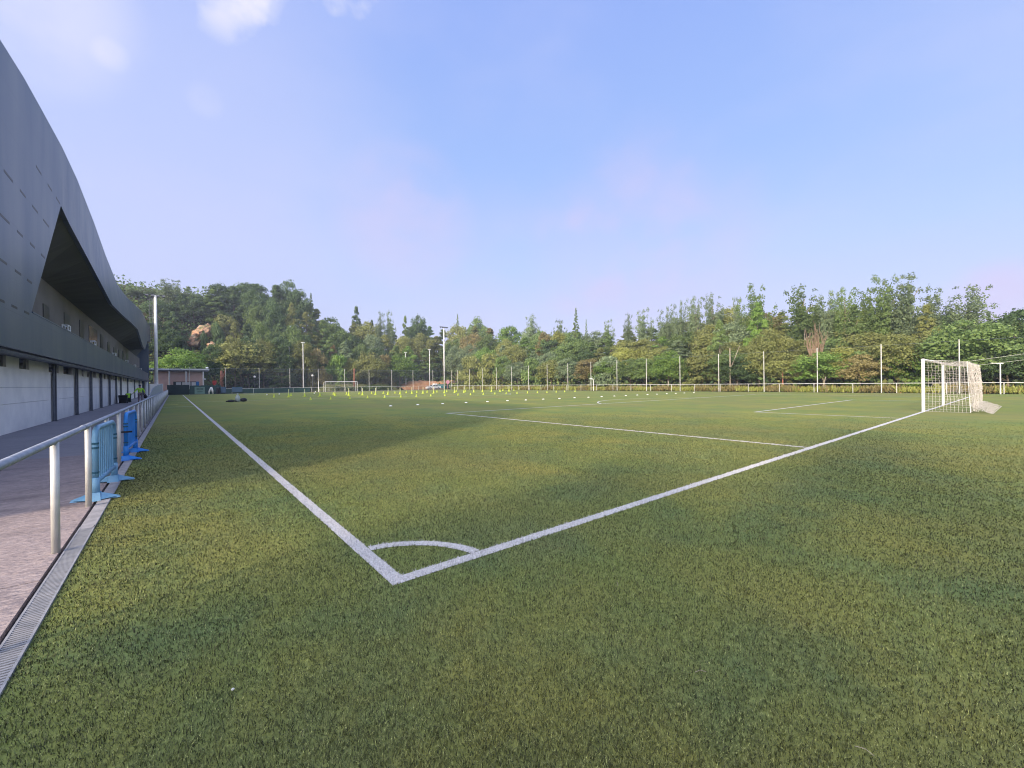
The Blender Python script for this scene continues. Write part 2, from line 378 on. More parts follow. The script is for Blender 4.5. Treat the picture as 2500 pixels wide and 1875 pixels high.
def leaf_mat(name, c1, c2, c3, trans=.4):
    m = bpy.data.materials.new(name); m.use_nodes = True
    n = m.node_tree.nodes; l = m.node_tree.links; b = n["Principled BSDF"]
    b.inputs["Roughness"].default_value = .6; b.inputs["Specular IOR Level"].default_value = .2
    geo = n.new("ShaderNodeNewGeometry"); t = n.new("ShaderNodeTexNoise"); t.inputs["Scale"].default_value = .45; t.inputs["Detail"].default_value = 3
    l.new(geo.outputs["Position"], t.inputs["Vector"])
    mr = n.new("ShaderNodeMapRange"); mr.inputs[1].default_value = .35; mr.inputs[2].default_value = .65; l.new(t.outputs[0], mr.inputs[0])
    mx = n.new("ShaderNodeMix"); mx.data_type = 'RGBA'; l.new(mr.outputs[0], mx.inputs[0])
    mx.inputs[6].default_value = (*c1, 1); mx.inputs[7].default_value = (*c2, 1)
    mx2 = n.new("ShaderNodeMix"); mx2.data_type = 'RGBA'
    m3 = n.new("ShaderNodeMapRange"); m3.inputs[1].default_value = .55; m3.inputs[2].default_value = 1.0; m3.inputs[4].default_value = .8
    l.new(geo.outputs["Random Per Island"], m3.inputs[0]); l.new(m3.outputs[0], mx2.inputs[0])
    l.new(mx.outputs[2], mx2.inputs[6]); mx2.inputs[7].default_value = (*c3, 1)
    oi = n.new("ShaderNodeObjectInfo"); hs = n.new("ShaderNodeHueSaturation")
    ra = n.new("ShaderNodeMapRange"); ra.inputs[3].default_value = .78; ra.inputs[4].default_value = 1.25; l.new(oi.outputs["Random"], ra.inputs[0])
    l.new(ra.outputs[0], hs.inputs["Value"]); l.new(mx2.outputs[2], hs.inputs["Color"]); l.new(hs.outputs[0], b.inputs["Base Color"])
    tr = n.new("ShaderNodeBsdfTranslucent"); l.new(hs.outputs[0], tr.inputs[0])
    ms = n.new("ShaderNodeMixShader"); ms.inputs[0].default_value = trans
    l.new(b.outputs[0], ms.inputs[1]); l.new(tr.outputs[0], ms.inputs[2]); l.new(ms.outputs[0], n["Material Output"].inputs[0])
    return m
LEAF = {
 'dark green':   leaf_mat('leaf_dark_green', (0.065, 0.110, 0.045), (0.092, 0.145, 0.052), (0.135, 0.197, 0.070)),
 'mid green':    leaf_mat('leaf_mid_green', (0.113, 0.174, 0.055), (0.157, 0.226, 0.070), (0.227, 0.302, 0.100)),
 'bright green': leaf_mat('leaf_bright_green', (0.124, 0.220, 0.048), (0.178, 0.284, 0.058), (0.259, 0.360, 0.090)),
 'olive':        leaf_mat('leaf_olive', (0.178, 0.203, 0.062), (0.232, 0.249, 0.078), (0.313, 0.331, 0.120)),
 'yellowish':    leaf_mat('leaf_yellowish', (0.259, 0.278, 0.070), (0.313, 0.331, 0.085), (0.400, 0.429, 0.130)),
 'grey green':   leaf_mat('leaf_grey_green', (0.157, 0.215, 0.110), (0.200, 0.261, 0.135), (0.292, 0.360, 0.190)),
 'brownish':     leaf_mat('leaf_brownish', (0.221, 0.197, 0.080), (0.265, 0.220, 0.090), (0.346, 0.302, 0.130)),
 'rusty orange': leaf_mat('leaf_rusty', (0.346, 0.209, 0.085), (0.324, 0.220, 0.090), (0.400, 0.290, 0.130)),
}

# ------------------------------------------------------------ the ground
FX, FY = 62.0, 105.0                            # ball-stop fence lines beyond the pitch
def sstep(t): t = min(1, max(0, t)); return t*t*(3-2*t)
def terrain(x, y):
    z = 0.0
    r = max((x-65)/32.0, (y-121)/34.0) if y > -60 else 0
    z += 6.5*sstep(r)
    # wooded hill beyond the far left corner
    g = math.exp(-(((x-8)/34.0)**2 + ((y-178)/26.0)**2)); z += 25*g
    g = math.exp(-(((x+34)/26.0)**2 + ((y-178)/30.0)**2)); z += 20*g
    r2 = max(0.0, (x-100)/120.0); z += 4*sstep(r2)
    return z
def build_terrain():
    xs = list(np.arange(-120, 220, 5.0)); ys = list(np.arange(-60, 300, 5.0))
    V = []; F = []
    rnd = random.Random(3)
    for x in xs:
        for y in ys:
            z = terrain(x, y)
            if z > .3: z += rnd.uniform(-.35, .35)
            V.append((x, y, z - .05))
    ny = len(ys)
    for i in range(len(xs)-1):
        for j in range(ny-1):
            a = i*ny+j
            cx, cy = xs[i]+2.5, ys[j]+2.5
            if terrain(cx, cy) > .02: F.append((a, a+ny, a+ny+1, a+1))
    o = link('hillside', npmesh('hillside', np.array(V), np.array(F), M['slope'], smooth=True)); tag(o, kind='structure')
build_terrain()
g = MB(); g.quad((-1500, -1500, -.06), (1500, -1500, -.06), (1500, 1500, -.06), (-1500, 1500, -.06)); tag(g.build('ground', M['field']), kind='structure')
PW, PL = 60.2, 101.0
g = MB(); g.quad((-1.99, -9, 0), (61.2, -9, 0), (61.2, 104.2, 0), (-1.99, 104.2, 0)); tag(g.build('pitch', M['turf']), kind='structure')
g = MB(); g.quad((-40, 106.5, -.02), (70, 106.5, -.02), (70, 112.5, -.02), (-40, 112.5, -.02)); tag(g.build('road', M['asphalt']), kind='structure')

# walkway beside the stand: rough near the camera, smooth further on
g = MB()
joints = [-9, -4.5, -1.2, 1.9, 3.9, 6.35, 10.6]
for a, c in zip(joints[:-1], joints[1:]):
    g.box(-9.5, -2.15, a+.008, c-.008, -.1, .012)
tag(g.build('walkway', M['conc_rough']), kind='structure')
g = MB()
ys = [10.6+6.0*i for i in range(17)]
for a, c in zip(ys[:-1], ys[1:]): g.box(-9.5, -2.15, a+.006, c-.006, -.1, .012)
tag(g.build('walkway', M['conc']), kind='structure')
# edge strip: slotted drain near the camera, plain kerb stones further on, an open joint beside it
g = MB(); y = 3.4
while y < 104: g.box(-2.115, -1.99, y+.004, y+.996, -.1, .018); y += 1.0
tag(g.build('kerb', M['kerb'], bevel=.004), kind='structure')
g = MB(); y = -6.0
while y < 3.39:
    g.box(-2.118, -2.105, y, y+.497, -.05, .019); g.box(-2.003, -1.99, y, y+.497, -.05, .018)
    k = y
    while k < y+.49: g.box(-2.105, -2.003, k+.001, k+.017, -.04, .0175); k += .031
    y += .5 if y+.5 < 3.39 else 9
tag(g.build('drain_grate', M['grate']), 'slotted metal drain strip between the concrete and the turf at lower left', 'drain')
g = MB(); g.quad((-2.15, -9, -.025), (-1.99, -9, -.025), (-1.99, 104, -.025), (-2.15, 104, -.025))
tag(g.build('joint', M['dark_open']), kind='structure')

# ------------------------------------------------------------ markings
LW = .12
def ring(mb, cx, cy, r0, r1, a0, a1, n=40, z=.004):
    for i in range(n):
        t0 = a0+(a1-a0)*i/n; t1 = a0+(a1-a0)*(i+1)/n
        mb.quad((cx+r0*math.cos(t0), cy+r0*math.sin(t0), z), (cx+r1*math.cos(t0), cy+r1*math.sin(t0), z), (cx+r1*math.cos(t1), cy+r1*math.sin(t1), z), (cx+r0*math.cos(t1), cy+r0*math.sin(t1), z))
RECT = []
def line(mb, x0, y0, x1, y1, z=.004):
    RECT.append((x0, y0, x1, y1)); mb.quad((x0, y0, z), (x1, y0, z), (x1, y1, z), (x0, y1, z))
H = PW/2
lm = MB()
line(lm, 0, LW, LW, PL); line(lm, 0, 0, PW, LW); line(lm, PW-LW, LW, PW, PL); line(lm, LW, PL-LW, PW-LW, PL)
line(lm, LW, PL/2-LW/2, PW-LW, PL/2+LW/2)
for sgn in (0, 1):
    yy = (lambda v: v) if sgn == 0 else (lambda v: PL-v)
    for hw, dp in ((20.16, 16.5), (9.16, 5.5)):
        a, c = sorted((yy(LW), yy(dp)))
        line(lm, H-hw, a, H-hw+LW, c); line(lm, H+hw-LW, a, H+hw, c)
        a, c = sorted((yy(dp-LW), yy(dp))); line(lm, H-hw+LW, a, H+hw-LW, c)
th = math.acos(5.5/9.15)
ring(lm, H, 11, 9.03, 9.15, math.pi/2-th, math.pi/2+th)
ring(lm, H, PL-11, 9.03, 9.15, -math.pi/2-th, -math.pi/2+th)
ring(lm, H, PL/2, 9.03, 9.15, 0, 2*math.pi, 80)
ARC0, ARC1 = .80, .91
ring(lm, 0, 0, ARC0, ARC1, math.asin(LW/ARC0), math.pi/2-math.asin(LW/ARC0), 30)
for Y in (38.8, 49.3, 61.0, 72): line(lm, -1.98, Y-.07, -.01, Y+.07)
tag(lm.build('pitch_marking', M['line']), kind='structure')
yl = MB(); yl.quad((-1.98, 43.9, .008), (-1.0, 43.9, .008), (-1.0, 44.25, .008), (-1.98, 44.25, .008))
tag(yl.build('pitch_marking', M['line_yellow']), kind='structure')

# ------------------------------------------------------------ turf fibres near the camera
def fibres():
    rng = np.random.default_rng(11)
    n = 760000
    dmin, dmax = 1.2, 24.0
    # density falls as d^-1.5 -> radius distribution with pdf ~ d^-0.5
    u = rng.random(n); p = .45
    d = (dmin**p + u*(dmax**p - dmin**p))**(1/p)
    a = YAW + rng.uniform(-1.02, 1.02, n)
    x = CX + d*np.sin(a); y = CY + d*np.cos(a)
    ok = (x > -1.985) & (rng.random(n) < np.clip((24-d)/9, 0, 1))
    x, y, d = x[ok], y[ok], d[ok]; n = len(x)
    r = np.hypot(x, y)
    wh = ((x > 0) & (x < LW) & (y > 0)) | ((y > 0) & (y < LW) & (x > 0)) | ((r > ARC0) & (r < ARC1) & (x > 0) & (y > 0)) \
        | ((np.abs(x-(H-20.16+LW/2)) < LW/2) & (y > 0) & (y < 16.5))
    s = np.clip(d/3.2, .75, 3.0)
    ln = rng.uniform(.012, .026, n)*np.interp(d, [1.5, 3, 6], [1.25, 1.1, 1.0]); wd = rng.uniform(.0026, .0044, n)*s
    az = rng.uniform(0, 2*np.pi, n); lean = rng.uniform(.25, 1.25, n)
    dx, dy = np.cos(az), np.sin(az); tw = az + rng.uniform(-.9, .9, n) + np.pi/2
    sx, sy = np.cos(tw)*wd/2, np.sin(tw)*wd/2
    h1 = ln*.55*np.cos(lean*.5); o1 = ln*.55*np.sin(lean*.5)
    h2 = h1 + ln*.45*np.cos(lean*1.25); o2 = o1 + ln*.45*np.sin(lean*1.25)
    z0 = np.zeros(n)
    P = np.stack([np.stack([x-sx, y-sy, z0], 1), np.stack([x+sx, y+sy, z0], 1),
                  np.stack([x+sx+dx*o1, y+sy+dy*o1, h1], 1), np.stack([x-sx+dx*o1, y-sy+dy*o1, h1], 1),
                  np.stack([x+dx*o2+sx*.5, y+dy*o2+sy*.5, h2], 1), np.stack([x+dx*o2-sx*.5, y+dy*o2-sy*.5, h2], 1)], 1)
    def mk(mask, name, mt):
        Q = P[mask]; k = len(Q); V = Q.reshape(-1, 3); i = (np.arange(k)*6)[:, None]
        F = np.concatenate([i+np.array([[0, 1, 2, 3]]), i+np.array([[3, 2, 4, 5]])], 0)
        return link(name, npmesh(name, V, F, mt))
    o = mk(~wh, 'grass', M['blade']); tag(o, 'short green fibres of the artificial turf nearest the camera', 'grass', kind='stuff')
    o = mk(wh, 'white_grass', M['blade_white']); tag(o, 'white turf fibres that form the lines at the corner', 'grass', kind='stuff')
fibres()

# ------------------------------------------------------------ the grandstand
def interp(tab, y):
    if y <= tab[0][0]: return tab[0][1]
    for (a, za), (b, zb) in zip(tab[:-1], tab[1:]):
        if y <= b: return za+(zb-za)*(y-a)/(b-a)
    return tab[-1][1]
XF, XW = -4.9, -5.75
ROOF_T = [(10.2, 10.85), (14.5, 11.1), (16.9, 11.42), (19.3, 11.6), (22.8, 11.84), (26.4, 11.84), (31.9, 11.42), (37.3, 10.8), (45, 10.24), (54, 10.67), (77.8, 12.75), (112, 13.8)]
ROOF_L = [(22.38, 9.2), (24.1, 9.0), (29.8, 8.65), (34.3, 8.36), (41, 7.9), (49, 8.22), (59.5, 8.75), (70.7, 9.21), (82, 7.87), (88.7, 7.79), (97, 9.96), (112, 11.0)]
NEAR0, NEAR1 = 4.0, 10.2                        # raked near end: foot and top
END = 110.0
def grandstand():
    root = empty('grandstand', (XF, 4, 0)); off = Vector((-XF, -4, 0))
    tag(root, 'long grey clad grandstand with zigzag roof and triangular opening beside the walkway', 'grandstand')
    def bld(mb, name, m, **k):
        o = mb.build(name, m, root, **k); o.location = off; return o
    # cladding: closed facade, then the band over the opening
    c = MB()
    zf = lambda y: 2.75
    pts = [(NEAR0, 2.75), (17.5, 2.75), (17.5, 4.08), (22.38, 9.2), (22.38, 11.81), (19.3, 11.6), (16.9, 11.42), (14.5, 11.1), (NEAR1, 10.85)]
    c.add([(XF, y, z) for y, z in pts], [(0, 1, 2, 3, 4, 5, 6, 7, 8)])
    c.add([(XF-.25, y, z) for y, z in pts], [(8, 7, 6, 5, 4, 3, 2, 1, 0)])
    c.quad((XF, 17.5, 4.08), (XF-.25, 17.5, 4.08), (XF-.25, 22.38, 9.2), (XF, 22.38, 9.2))
    def low(y):                                 # lower roof edge stands forward of the facade
        z = interp(ROOF_L, y); k = 1-.085*min(1, (y-22.38)/12)
        return (CX+(XF-CX)*k, CY+(y-CY)*k, CZ+(z-CZ)*k)
    ys = sorted(set([22.38]+[a for a, _ in ROOF_T if a > 22.5 and a < END]+[a for a, _ in ROOF_L if a > 22.5 and a < END]+[27+3.0*i for i in range(28) if 27+3.0*i < END]+[END]))
    prev = None
    for y in ys:
        zt = interp(ROOF_T, y); t = (XF, y, zt); l = low(y)
        cur = (t, l, (XF-.3, y, zt-.1), (l[0]-.18, l[1], l[2]+.02))
        if prev:
            c.quad(prev[1], cur[1], cur[0], prev[0])
            c.quad(prev[0], cur[0], cur[2], prev[2])
            c.quad(prev[3], cur[3], cur[1], prev[1])
            c.quad(prev[2], cur[2], cur[3], prev[3])
        prev = cur
    bld(c, 'cladding', M['clad'])
    # roof deck behind the front edge, raked end wall, back wall
    r = MB()
    ys2 = [NEAR1]+[a for a, _ in ROOF_T[1:-1]]+[END]
    for a, b in zip(ys2[:-1], ys2[1:]):
        r.quad((XF-.28, a, interp(ROOF_T, a)-.1), (XF-.28, b, interp(ROOF_T, b)-.1), (-17, b, interp(ROOF_T, b)-1.5), (-17, a, interp(ROOF_T, a)-1.5))
    bld(r, 'roof', M['dark_steel'])
    w = MB()
    w.quad((XF-.002, NEAR0, 2.75), (XF-.002, NEAR1, 10.84), (-17, NEAR1, 9.35), (-17, NEAR0, 2.75))
    w.quad((XF-.3, NEAR0+.02, 0), (XF-.3, NEAR0+.02, 2.74), (-17, NEAR0+.02, 2.74), (-17, NEAR0+.02, 0))
    w.quad((-17, NEAR0, 0), (-17, END, 0), (-17, END, 12.2), (-17, NEAR1, 9.3))
    w.quad((XF-.3, END, 0), (-17, END, 0), (-17, END, 12.2), (XF-.3, END, 13.6))
    bld(w, 'wall', M['clad'])
    # parapet band of the terrace
    p = MB()
    p.box(XF-.16, XF, 17.5, 98, 2.75, 4.05); p.box(XF-.2, XF+.012, 17.6, 98.02, 4.05, 4.10)
    p.box(XF-.16, XF, 98.0, 99.5, 2.75, 3.3)
    bld(p, 'parapet', M['clad'])
    s = MB()
    s.box(XF-.10, XF+.004, NEAR0, 98, 2.716, 2.748); s.tube([(XF-.16, NEAR0, 2.64), (XF-.16, 98, 2.64)], .075, 10)
    bld(s, 'gutter', M['dark_steel'])
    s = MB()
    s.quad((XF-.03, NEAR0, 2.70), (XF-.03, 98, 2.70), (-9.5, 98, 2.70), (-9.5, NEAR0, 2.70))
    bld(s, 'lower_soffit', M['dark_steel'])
    # terrace, its back wall, the ceiling
    t = MB()
    steps = 3; x0 = XF-.16; x1 = -6.6
    for i in range(steps):
        a = x0+(x1-x0)*i/steps; b = x0+(x1-x0)*(i+1)/steps; z = 3.0+i*.3
        t.box(b, a, 17.55, END-.3, 2.72, z)
    bld(t, 'terrace', M['seat'])
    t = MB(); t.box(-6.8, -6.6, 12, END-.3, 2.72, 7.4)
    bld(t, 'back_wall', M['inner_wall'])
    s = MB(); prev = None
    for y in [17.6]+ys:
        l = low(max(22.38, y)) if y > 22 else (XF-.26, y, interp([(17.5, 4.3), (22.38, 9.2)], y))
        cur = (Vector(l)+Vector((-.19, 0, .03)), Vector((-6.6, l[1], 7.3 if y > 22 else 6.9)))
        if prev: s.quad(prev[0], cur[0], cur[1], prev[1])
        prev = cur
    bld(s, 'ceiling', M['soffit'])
    # doors and windows in the back wall of the terrace
    z3 = lambda x, y: (x/5.53, 700+y/5.53)
    for x0_, x1_, yt in ((575, 655, 225), (860, 940, 345), (1070, 1125, 445), (1350, 1390, 640), (1445, 1480, 745), (1530, 1570, 815), (1597, 1622, 850), (1650, 1672, 870), (1700, 1722, 885)):
        a = on_x(*z3(x0_, yt), -6.6); b = on_x(*z3(x1_, yt), -6.6)
        d = MB(); d.box(-6.6, -6.57, a.y, b.y, 4.5, min(7.0, a.z)); bld(d, 'door', M['dark_open'])
    a = on_x(*z3(1195, 515), -6.6); b = on_x(*z3(1305, 515), -6.6)
    d = MB(); d.box(-6.6, -6.57, a.y, b.y, 4.6, min(6.9, a.z)); bld(d, 'window', M['glass_dark'])
    for x, y in ((820, 205), (1040, 328), (530, 270), (1250, 272), (910, 262)):
        q = on_x(*z3(x, y), -6.4); d = MB(); d.box(-6.45, -6.35, q.y-.6, q.y+.6, 7.2, 7.26)
    # short white stair rails above the parapet
    for x, y in ((900, 560), (1262, 755), (1545, 915), (1713, 1020), (1822, 1075), (1900, 1115)):
        q = on_x(*z3(x, y), XF-.3); Y = q.y
        d = MB()
        for xx in (XF-.22, XF-.40):
            for dy in (-.3, .3): d.tube([(xx, Y+dy, 3.0), (xx, Y+dy, 4.52)], .025, 6)
            for z in (4.28, 4.50): d.tube([(xx, Y-.3, z), (xx, Y+.3, z)], .028, 6)
        for dy in (-.3, .3):
            for z in (4.28, 4.50): d.tube([(XF-.22, Y+dy, z), (XF-.40, Y+dy, z)], .022, 6)
        bld(d, 'handrail', M['white'])
    # slots between the cladding sheets
    j = MB(); z4 = lambda x, y: (x/3.686, 400+y/3.686)
    for a, b in (((35, 70), (115, 148)), ((180, 240), (230, 295)), ((292, 382), (340, 435)), ((390, 512), (440, 558)), ((325, 25), (372, 90)), ((430, 190), (468, 240)), ((505, 310), (540, 352)),
                 ((0, 460), (85, 525)), ((155, 607), (205, 652)), ((270, 715), (312, 752)), ((370, 815), (402, 845)), ((0, 862), (62, 898)), ((135, 960), (190, 997)), ((243, 1042), (287, 1075)),
                 ((0, 1225), (40, 1243)), ((105, 1277), (155, 1298)), ((220, 1330), (262, 1350))):
        A = on_x(*z4(*a), XF); B = on_x(*z4(*b), XF); z = (A.z+B.z)/2
        j = MB(); j.box(XF-.01, XF+.004, A.y, B.y, z-.035, z+.035); bld(j, 'cladding_slot', M['dark_open'])
    # ground floor wall of precast panels, clerestory openings, posts
    w = MB()
    for a, b in ((NEAR0+.1, 14.0), (14.0, 25.7), (25.7, 31.5), (31.5, 36.9), (36.9, 42), (42, 47.5), (47.5, 53), (53, 57.6), (57.6, 66), (66, 77.7), (77.7, 88), (88, 98)):
        for z0, z1 in ((0, 1.02), (1.03, 1.60), (1.61, 2.30)):
            w.box(XW-.2, XW, a+.006, b-.006, z0, z1)
    bld(w, 'ground_floor_wall', M['panelwall'])
    w = MB()                                    # piers between the openings
    segs = []
    ed = [0, 95, 270, 400, 665, 800, 862, 985, 1040, 1060, 1110, 1130, 1180, 1200, 1262, 1300, 1340, 1380, 1405, 1430, 1452, 1475, 1500]
    Ys = [on_x(*z3(e, 1060), XW).y for e in ed]
    dark = MB()
    dark.box(XW-.12, XW-.10, NEAR0, 98, 2.302, 2.70)
    bld(dark, 'clerestory_glazing', M['glass_dark'])
    for i in (1, 3, 5, 7, 9, 11, 13, 15, 17, 19, 21):
        w = MB(); w.box(XW-.098, XW-.02, Ys[i], Ys[i+1], 2.302, 2.70); bld(w, 'pier', M['panelwall'])
    y = Ys[-1]+.8
    while y < 97: w = MB(); w.box(XW-.098, XW-.02, y, y+1.2, 2.302, 2.70); bld(w, 'pier', M['panelwall']); y += 2.4
    for y in (14.0, 25.7, 31.5, 36.9, 42, 47.5, 53, 57.6, 66, 77.7, 88):
        w = MB(); w.box(XW+.03, XW+.045, y-.02, y+.14, 0.012, 2.69); w.box(XW+.14, XW+.155, y-.02, y+.14, 0.012, 2.69)
        w.box(XW+.045, XW+.14, y+.05, y+.065, 0.012, 2.69); w.box(XW+.0, XW+.2, y-.07, y+.19, .012, .03)
        w.tube([(XW+.085, y-.05, .03), (XW+.085, y-.05, 2.68)], .045, 8)
        bld(w, 'column', M['dark_steel'])
    w = MB(); w.cyl(XF-.3, 98.5, 0, 4.0, .28, 14); bld(w, 'end_column', M['white'])
    return root
grandstand()

# ------------------------------------------------------------ railing along the walkway
def railing():
    root = empty('railing', (-2.17, 2.65, 0)); off = Vector((2.17, -2.65, 0))
    tag(root, 'galvanised steel tube railing running along the walkway edge beside the stand', 'railing')
    r = MB(); ys = [-3.25, -1.28, .69]+[2.65+1.95*i for i in range(53)]
    ys = [y for y in ys if y < 104]
    r.tube([(-2.17, -4.2, 1.06), (-2.17, 103.8, 1.06)], .030, 12)
    for y in ys[::2]: r.tube([(-2.17, y-.35, 1.06), (-2.17, y-.27, 1.06)], .036, 12)
    o = r.build('rail', M['galv'], root, smooth=True); o.location = off
    p = MB(); p.cyl(0, 0, 0, 1.035, .031, 14); me = p.mesh('post', M['galv_pole'], True)
    for y in ys: link('post', me, root, Vector((-2.17, y, .012))+off)
railing()

def hoarding():                                 # tall grey boards fixed to the railing further down, rising towards the far end
    b = MB()
    prof = [(17.9, 1.0), (23.6, 1.10), (26, 1.30), (28, 1.49), (33, 1.62), (38, 1.71), (46, 1.80), (55.5, 1.90)]
    P = [(-2.205, y, z) for y, z in prof]
    for (a, za), (c, zc) in zip(prof[:-1], prof[1:]):
        n = max(1, int(round((c-a)/2.4)))
        for i in range(n):
            y0 = a+(c-a)*i/n; y1 = a+(c-a)*(i+1)/n; z0 = za+(zc-za)*i/n; z1 = za+(zc-za)*(i+1)/n
            b.add([(-2.25, y0+.01, .08), (-2.22, y0+.01, .08), (-2.22, y1-.01, .08), (-2.25, y1-.01, .08), (-2.25, y0+.01, z0), (-2.22, y0+.01, z0), (-2.22, y1-.01, z1), (-2.25, y1-.01, z1)],
                  [(3,2,1,0),(4,5,6,7),(0,1,5,4),(1,2,6,5),(2,3,7,6),(3,0,4,7)])
    o = b.build('hoarding', M['rail_panel']); tag(o, 'grey boards on the railing that rise to a rounded high end', 'hoarding')
hoarding()

# ------------------------------------------------------------ blue plastic barriers
def barrier(label, m, loc, rz, band=True):
    root = empty('crowd_barrier', loc, rz); tag(root, label, 'barrier', 'blue plastic barriers by the railing')
    Lh, Hh = .70, .98
    f = MB()
    pts = [(0, -Lh, .22), (0, -Lh, Hh-.14), (0, -Lh+.05, Hh-.04), (0, -Lh+.15, Hh), (0, Lh-.15, Hh), (0, Lh-.05, Hh-.04), (0, Lh, Hh-.14), (0, Lh, .22)]
    f.tube(pts, .035, 10); f.tube([(0, -Lh, .24), (0, Lh, .24)], .033, 10)
    f.build('frame', m, root, smooth=True)
    for i in range(9):
        y = -Lh+.14+i*(2*Lh-.28)/8
        s = MB(); s.box(-.012, .012, y-.022, y+.022, .25, Hh-.02); s.build('slat', m, root, bevel=.006)
    for y in (-Lh, Lh):
        k = MB(); k.tube([(0, y, .05), (0, y, .30)], .045, 12)
        k.build('stem', m, root, smooth=True)
        for z in (.36, .70, .76):
            b = MB(); b.tube([(0, y, z), (0, y, z+.025)], .041, 12); b.build('clip', M['band'], root)
        w = MB()
        w.add([(-.25, y-.03, 0), (.25, y-.03, 0), (.25, y+.03, 0), (-.25, y+.03, 0), (-.24, y-.02, .02), (.24, y-.02, .02), (.24, y+.02, .02), (-.24, y+.02, .02),
               (-.07, y-.13, 0), (.07, y-.13, 0), (.07, y+.13, 0), (-.07, y+.13, 0), (-.05, y-.05, .10), (.05, y-.05, .10), (.05, y+.05, .10), (-.05, y+.05, .10)],
              [(3,2,1,0),(4,5,6,7),(0,1,5,4),(1,2,6,5),(2,3,7,6),(3,0,4,7),(11,10,9,8),(12,13,14,15),(8,9,13,12),(9,10,14,13),(10,11,15,14),(11,8,12,15)])
        w.add([(-.25, y, .022), (-.05, y-.12, .014), (-.05, y+.12, .014), (-.05, y, .10), (.25, y, .022), (.05, y-.12, .014), (.05, y+.12, .014), (.05, y, .10)],
              [(0, 1, 3), (0, 3, 2), (0, 2, 1), (4, 7, 5), (4, 6, 7), (4, 5, 6)])
        w.build('foot', m, root)
    return root
barrier('pale blue plastic barrier standing by the third rail post', M['blue_pale'], (-2.11, 5.70, .014), math.radians(-3))
barrier('deep blue plastic barrier strapped to the railing, behind the pale blue one', M['blue_deep'], (-2.06, 9.65, .014), math.radians(-3))
def strap():
    s = MB(); s.box(-2.21, -1.99, 8.86, 8.90, .60, .635); tag(s.build('strap', M['black']), 'black strap tying the deep blue barrier to a rail post', 'strap')
strap()

# ------------------------------------------------------------ bins and the person
def bin_(label, x, y, w, d, h, body, extra=None, lid=.05):
    root = empty('litter_bin', (x, y, .012)); tag(root, label, 'bin', 'bins on the walkway')
    b = MB(); k = .80
    b.add([(-w/2*k, -d/2*k, .05), (w/2*k, -d/2*k, .05), (w/2*k, d/2*k, .05), (-w/2*k, d/2*k, .05), (-w/2, -d/2, h-lid), (w/2, -d/2, h-lid), (w/2, d/2, h-lid), (-w/2, d/2, h-lid)],
          [(3,2,1,0),(4,5,6,7),(0,1,5,4),(1,2,6,5),(2,3,7,6),(3,0,4,7)])
    b.box(-w/2-.03, w/2+.03, -d/2-.03, d/2+.03, h-lid-.05, h-lid); b.build('body', body, root, bevel=.01)
    l = MB(); l.add([(-w/2-.04, -d/2-.05, h-lid), (w/2+.04, -d/2-.05, h-lid), (w/2+.04, d/2+.06, h-lid), (-w/2-.04, d/2+.06, h-lid), (-w/2+.02, -d/2, h), (w/2-.02, -d/2, h), (w/2-.02, d/2, h+.02), (-w/2+.02, d/2, h+.02)],
                    [(3,2,1,0),(4,5,6,7),(0,1,5,4),(1,2,6,5),(2,3,7,6),(3,0,4,7)])
    l.build('lid', body, root)
    for s in (-1, 1):
        q = MB(); q.tube([(s*(w/2-.04)-.03, d/2, .09), (s*(w/2-.04)+.03, d/2, .09)], .09, 14); q.build('wheel', M['tyre'], root)
    return root
bin_('squat black wheeled bin standing alone on the walkway', -5.15, 52.5, .66, .6, .80, M['black'])
b2 = bin_('dark green bin with a hi-vis cloth over it beside the person', -4.92, 55.2, .42, .42, .92, M['screen_dark'])
cl = MB(); cl.add([(-.16, -.30, .55), (.12, -.30, .50), (.16, -.25, .93), (-.14, -.25, .93), (-.14, .1, .95), (.16, .1, .95)], [(0, 1, 2, 3), (3, 2, 5, 4)])
o = cl.build('cloth', M['hivis']); o.location = (-4.92, 55.2, .012); tag(o, 'folded yellow-green cloth draped over the dark green bin', 'cloth')

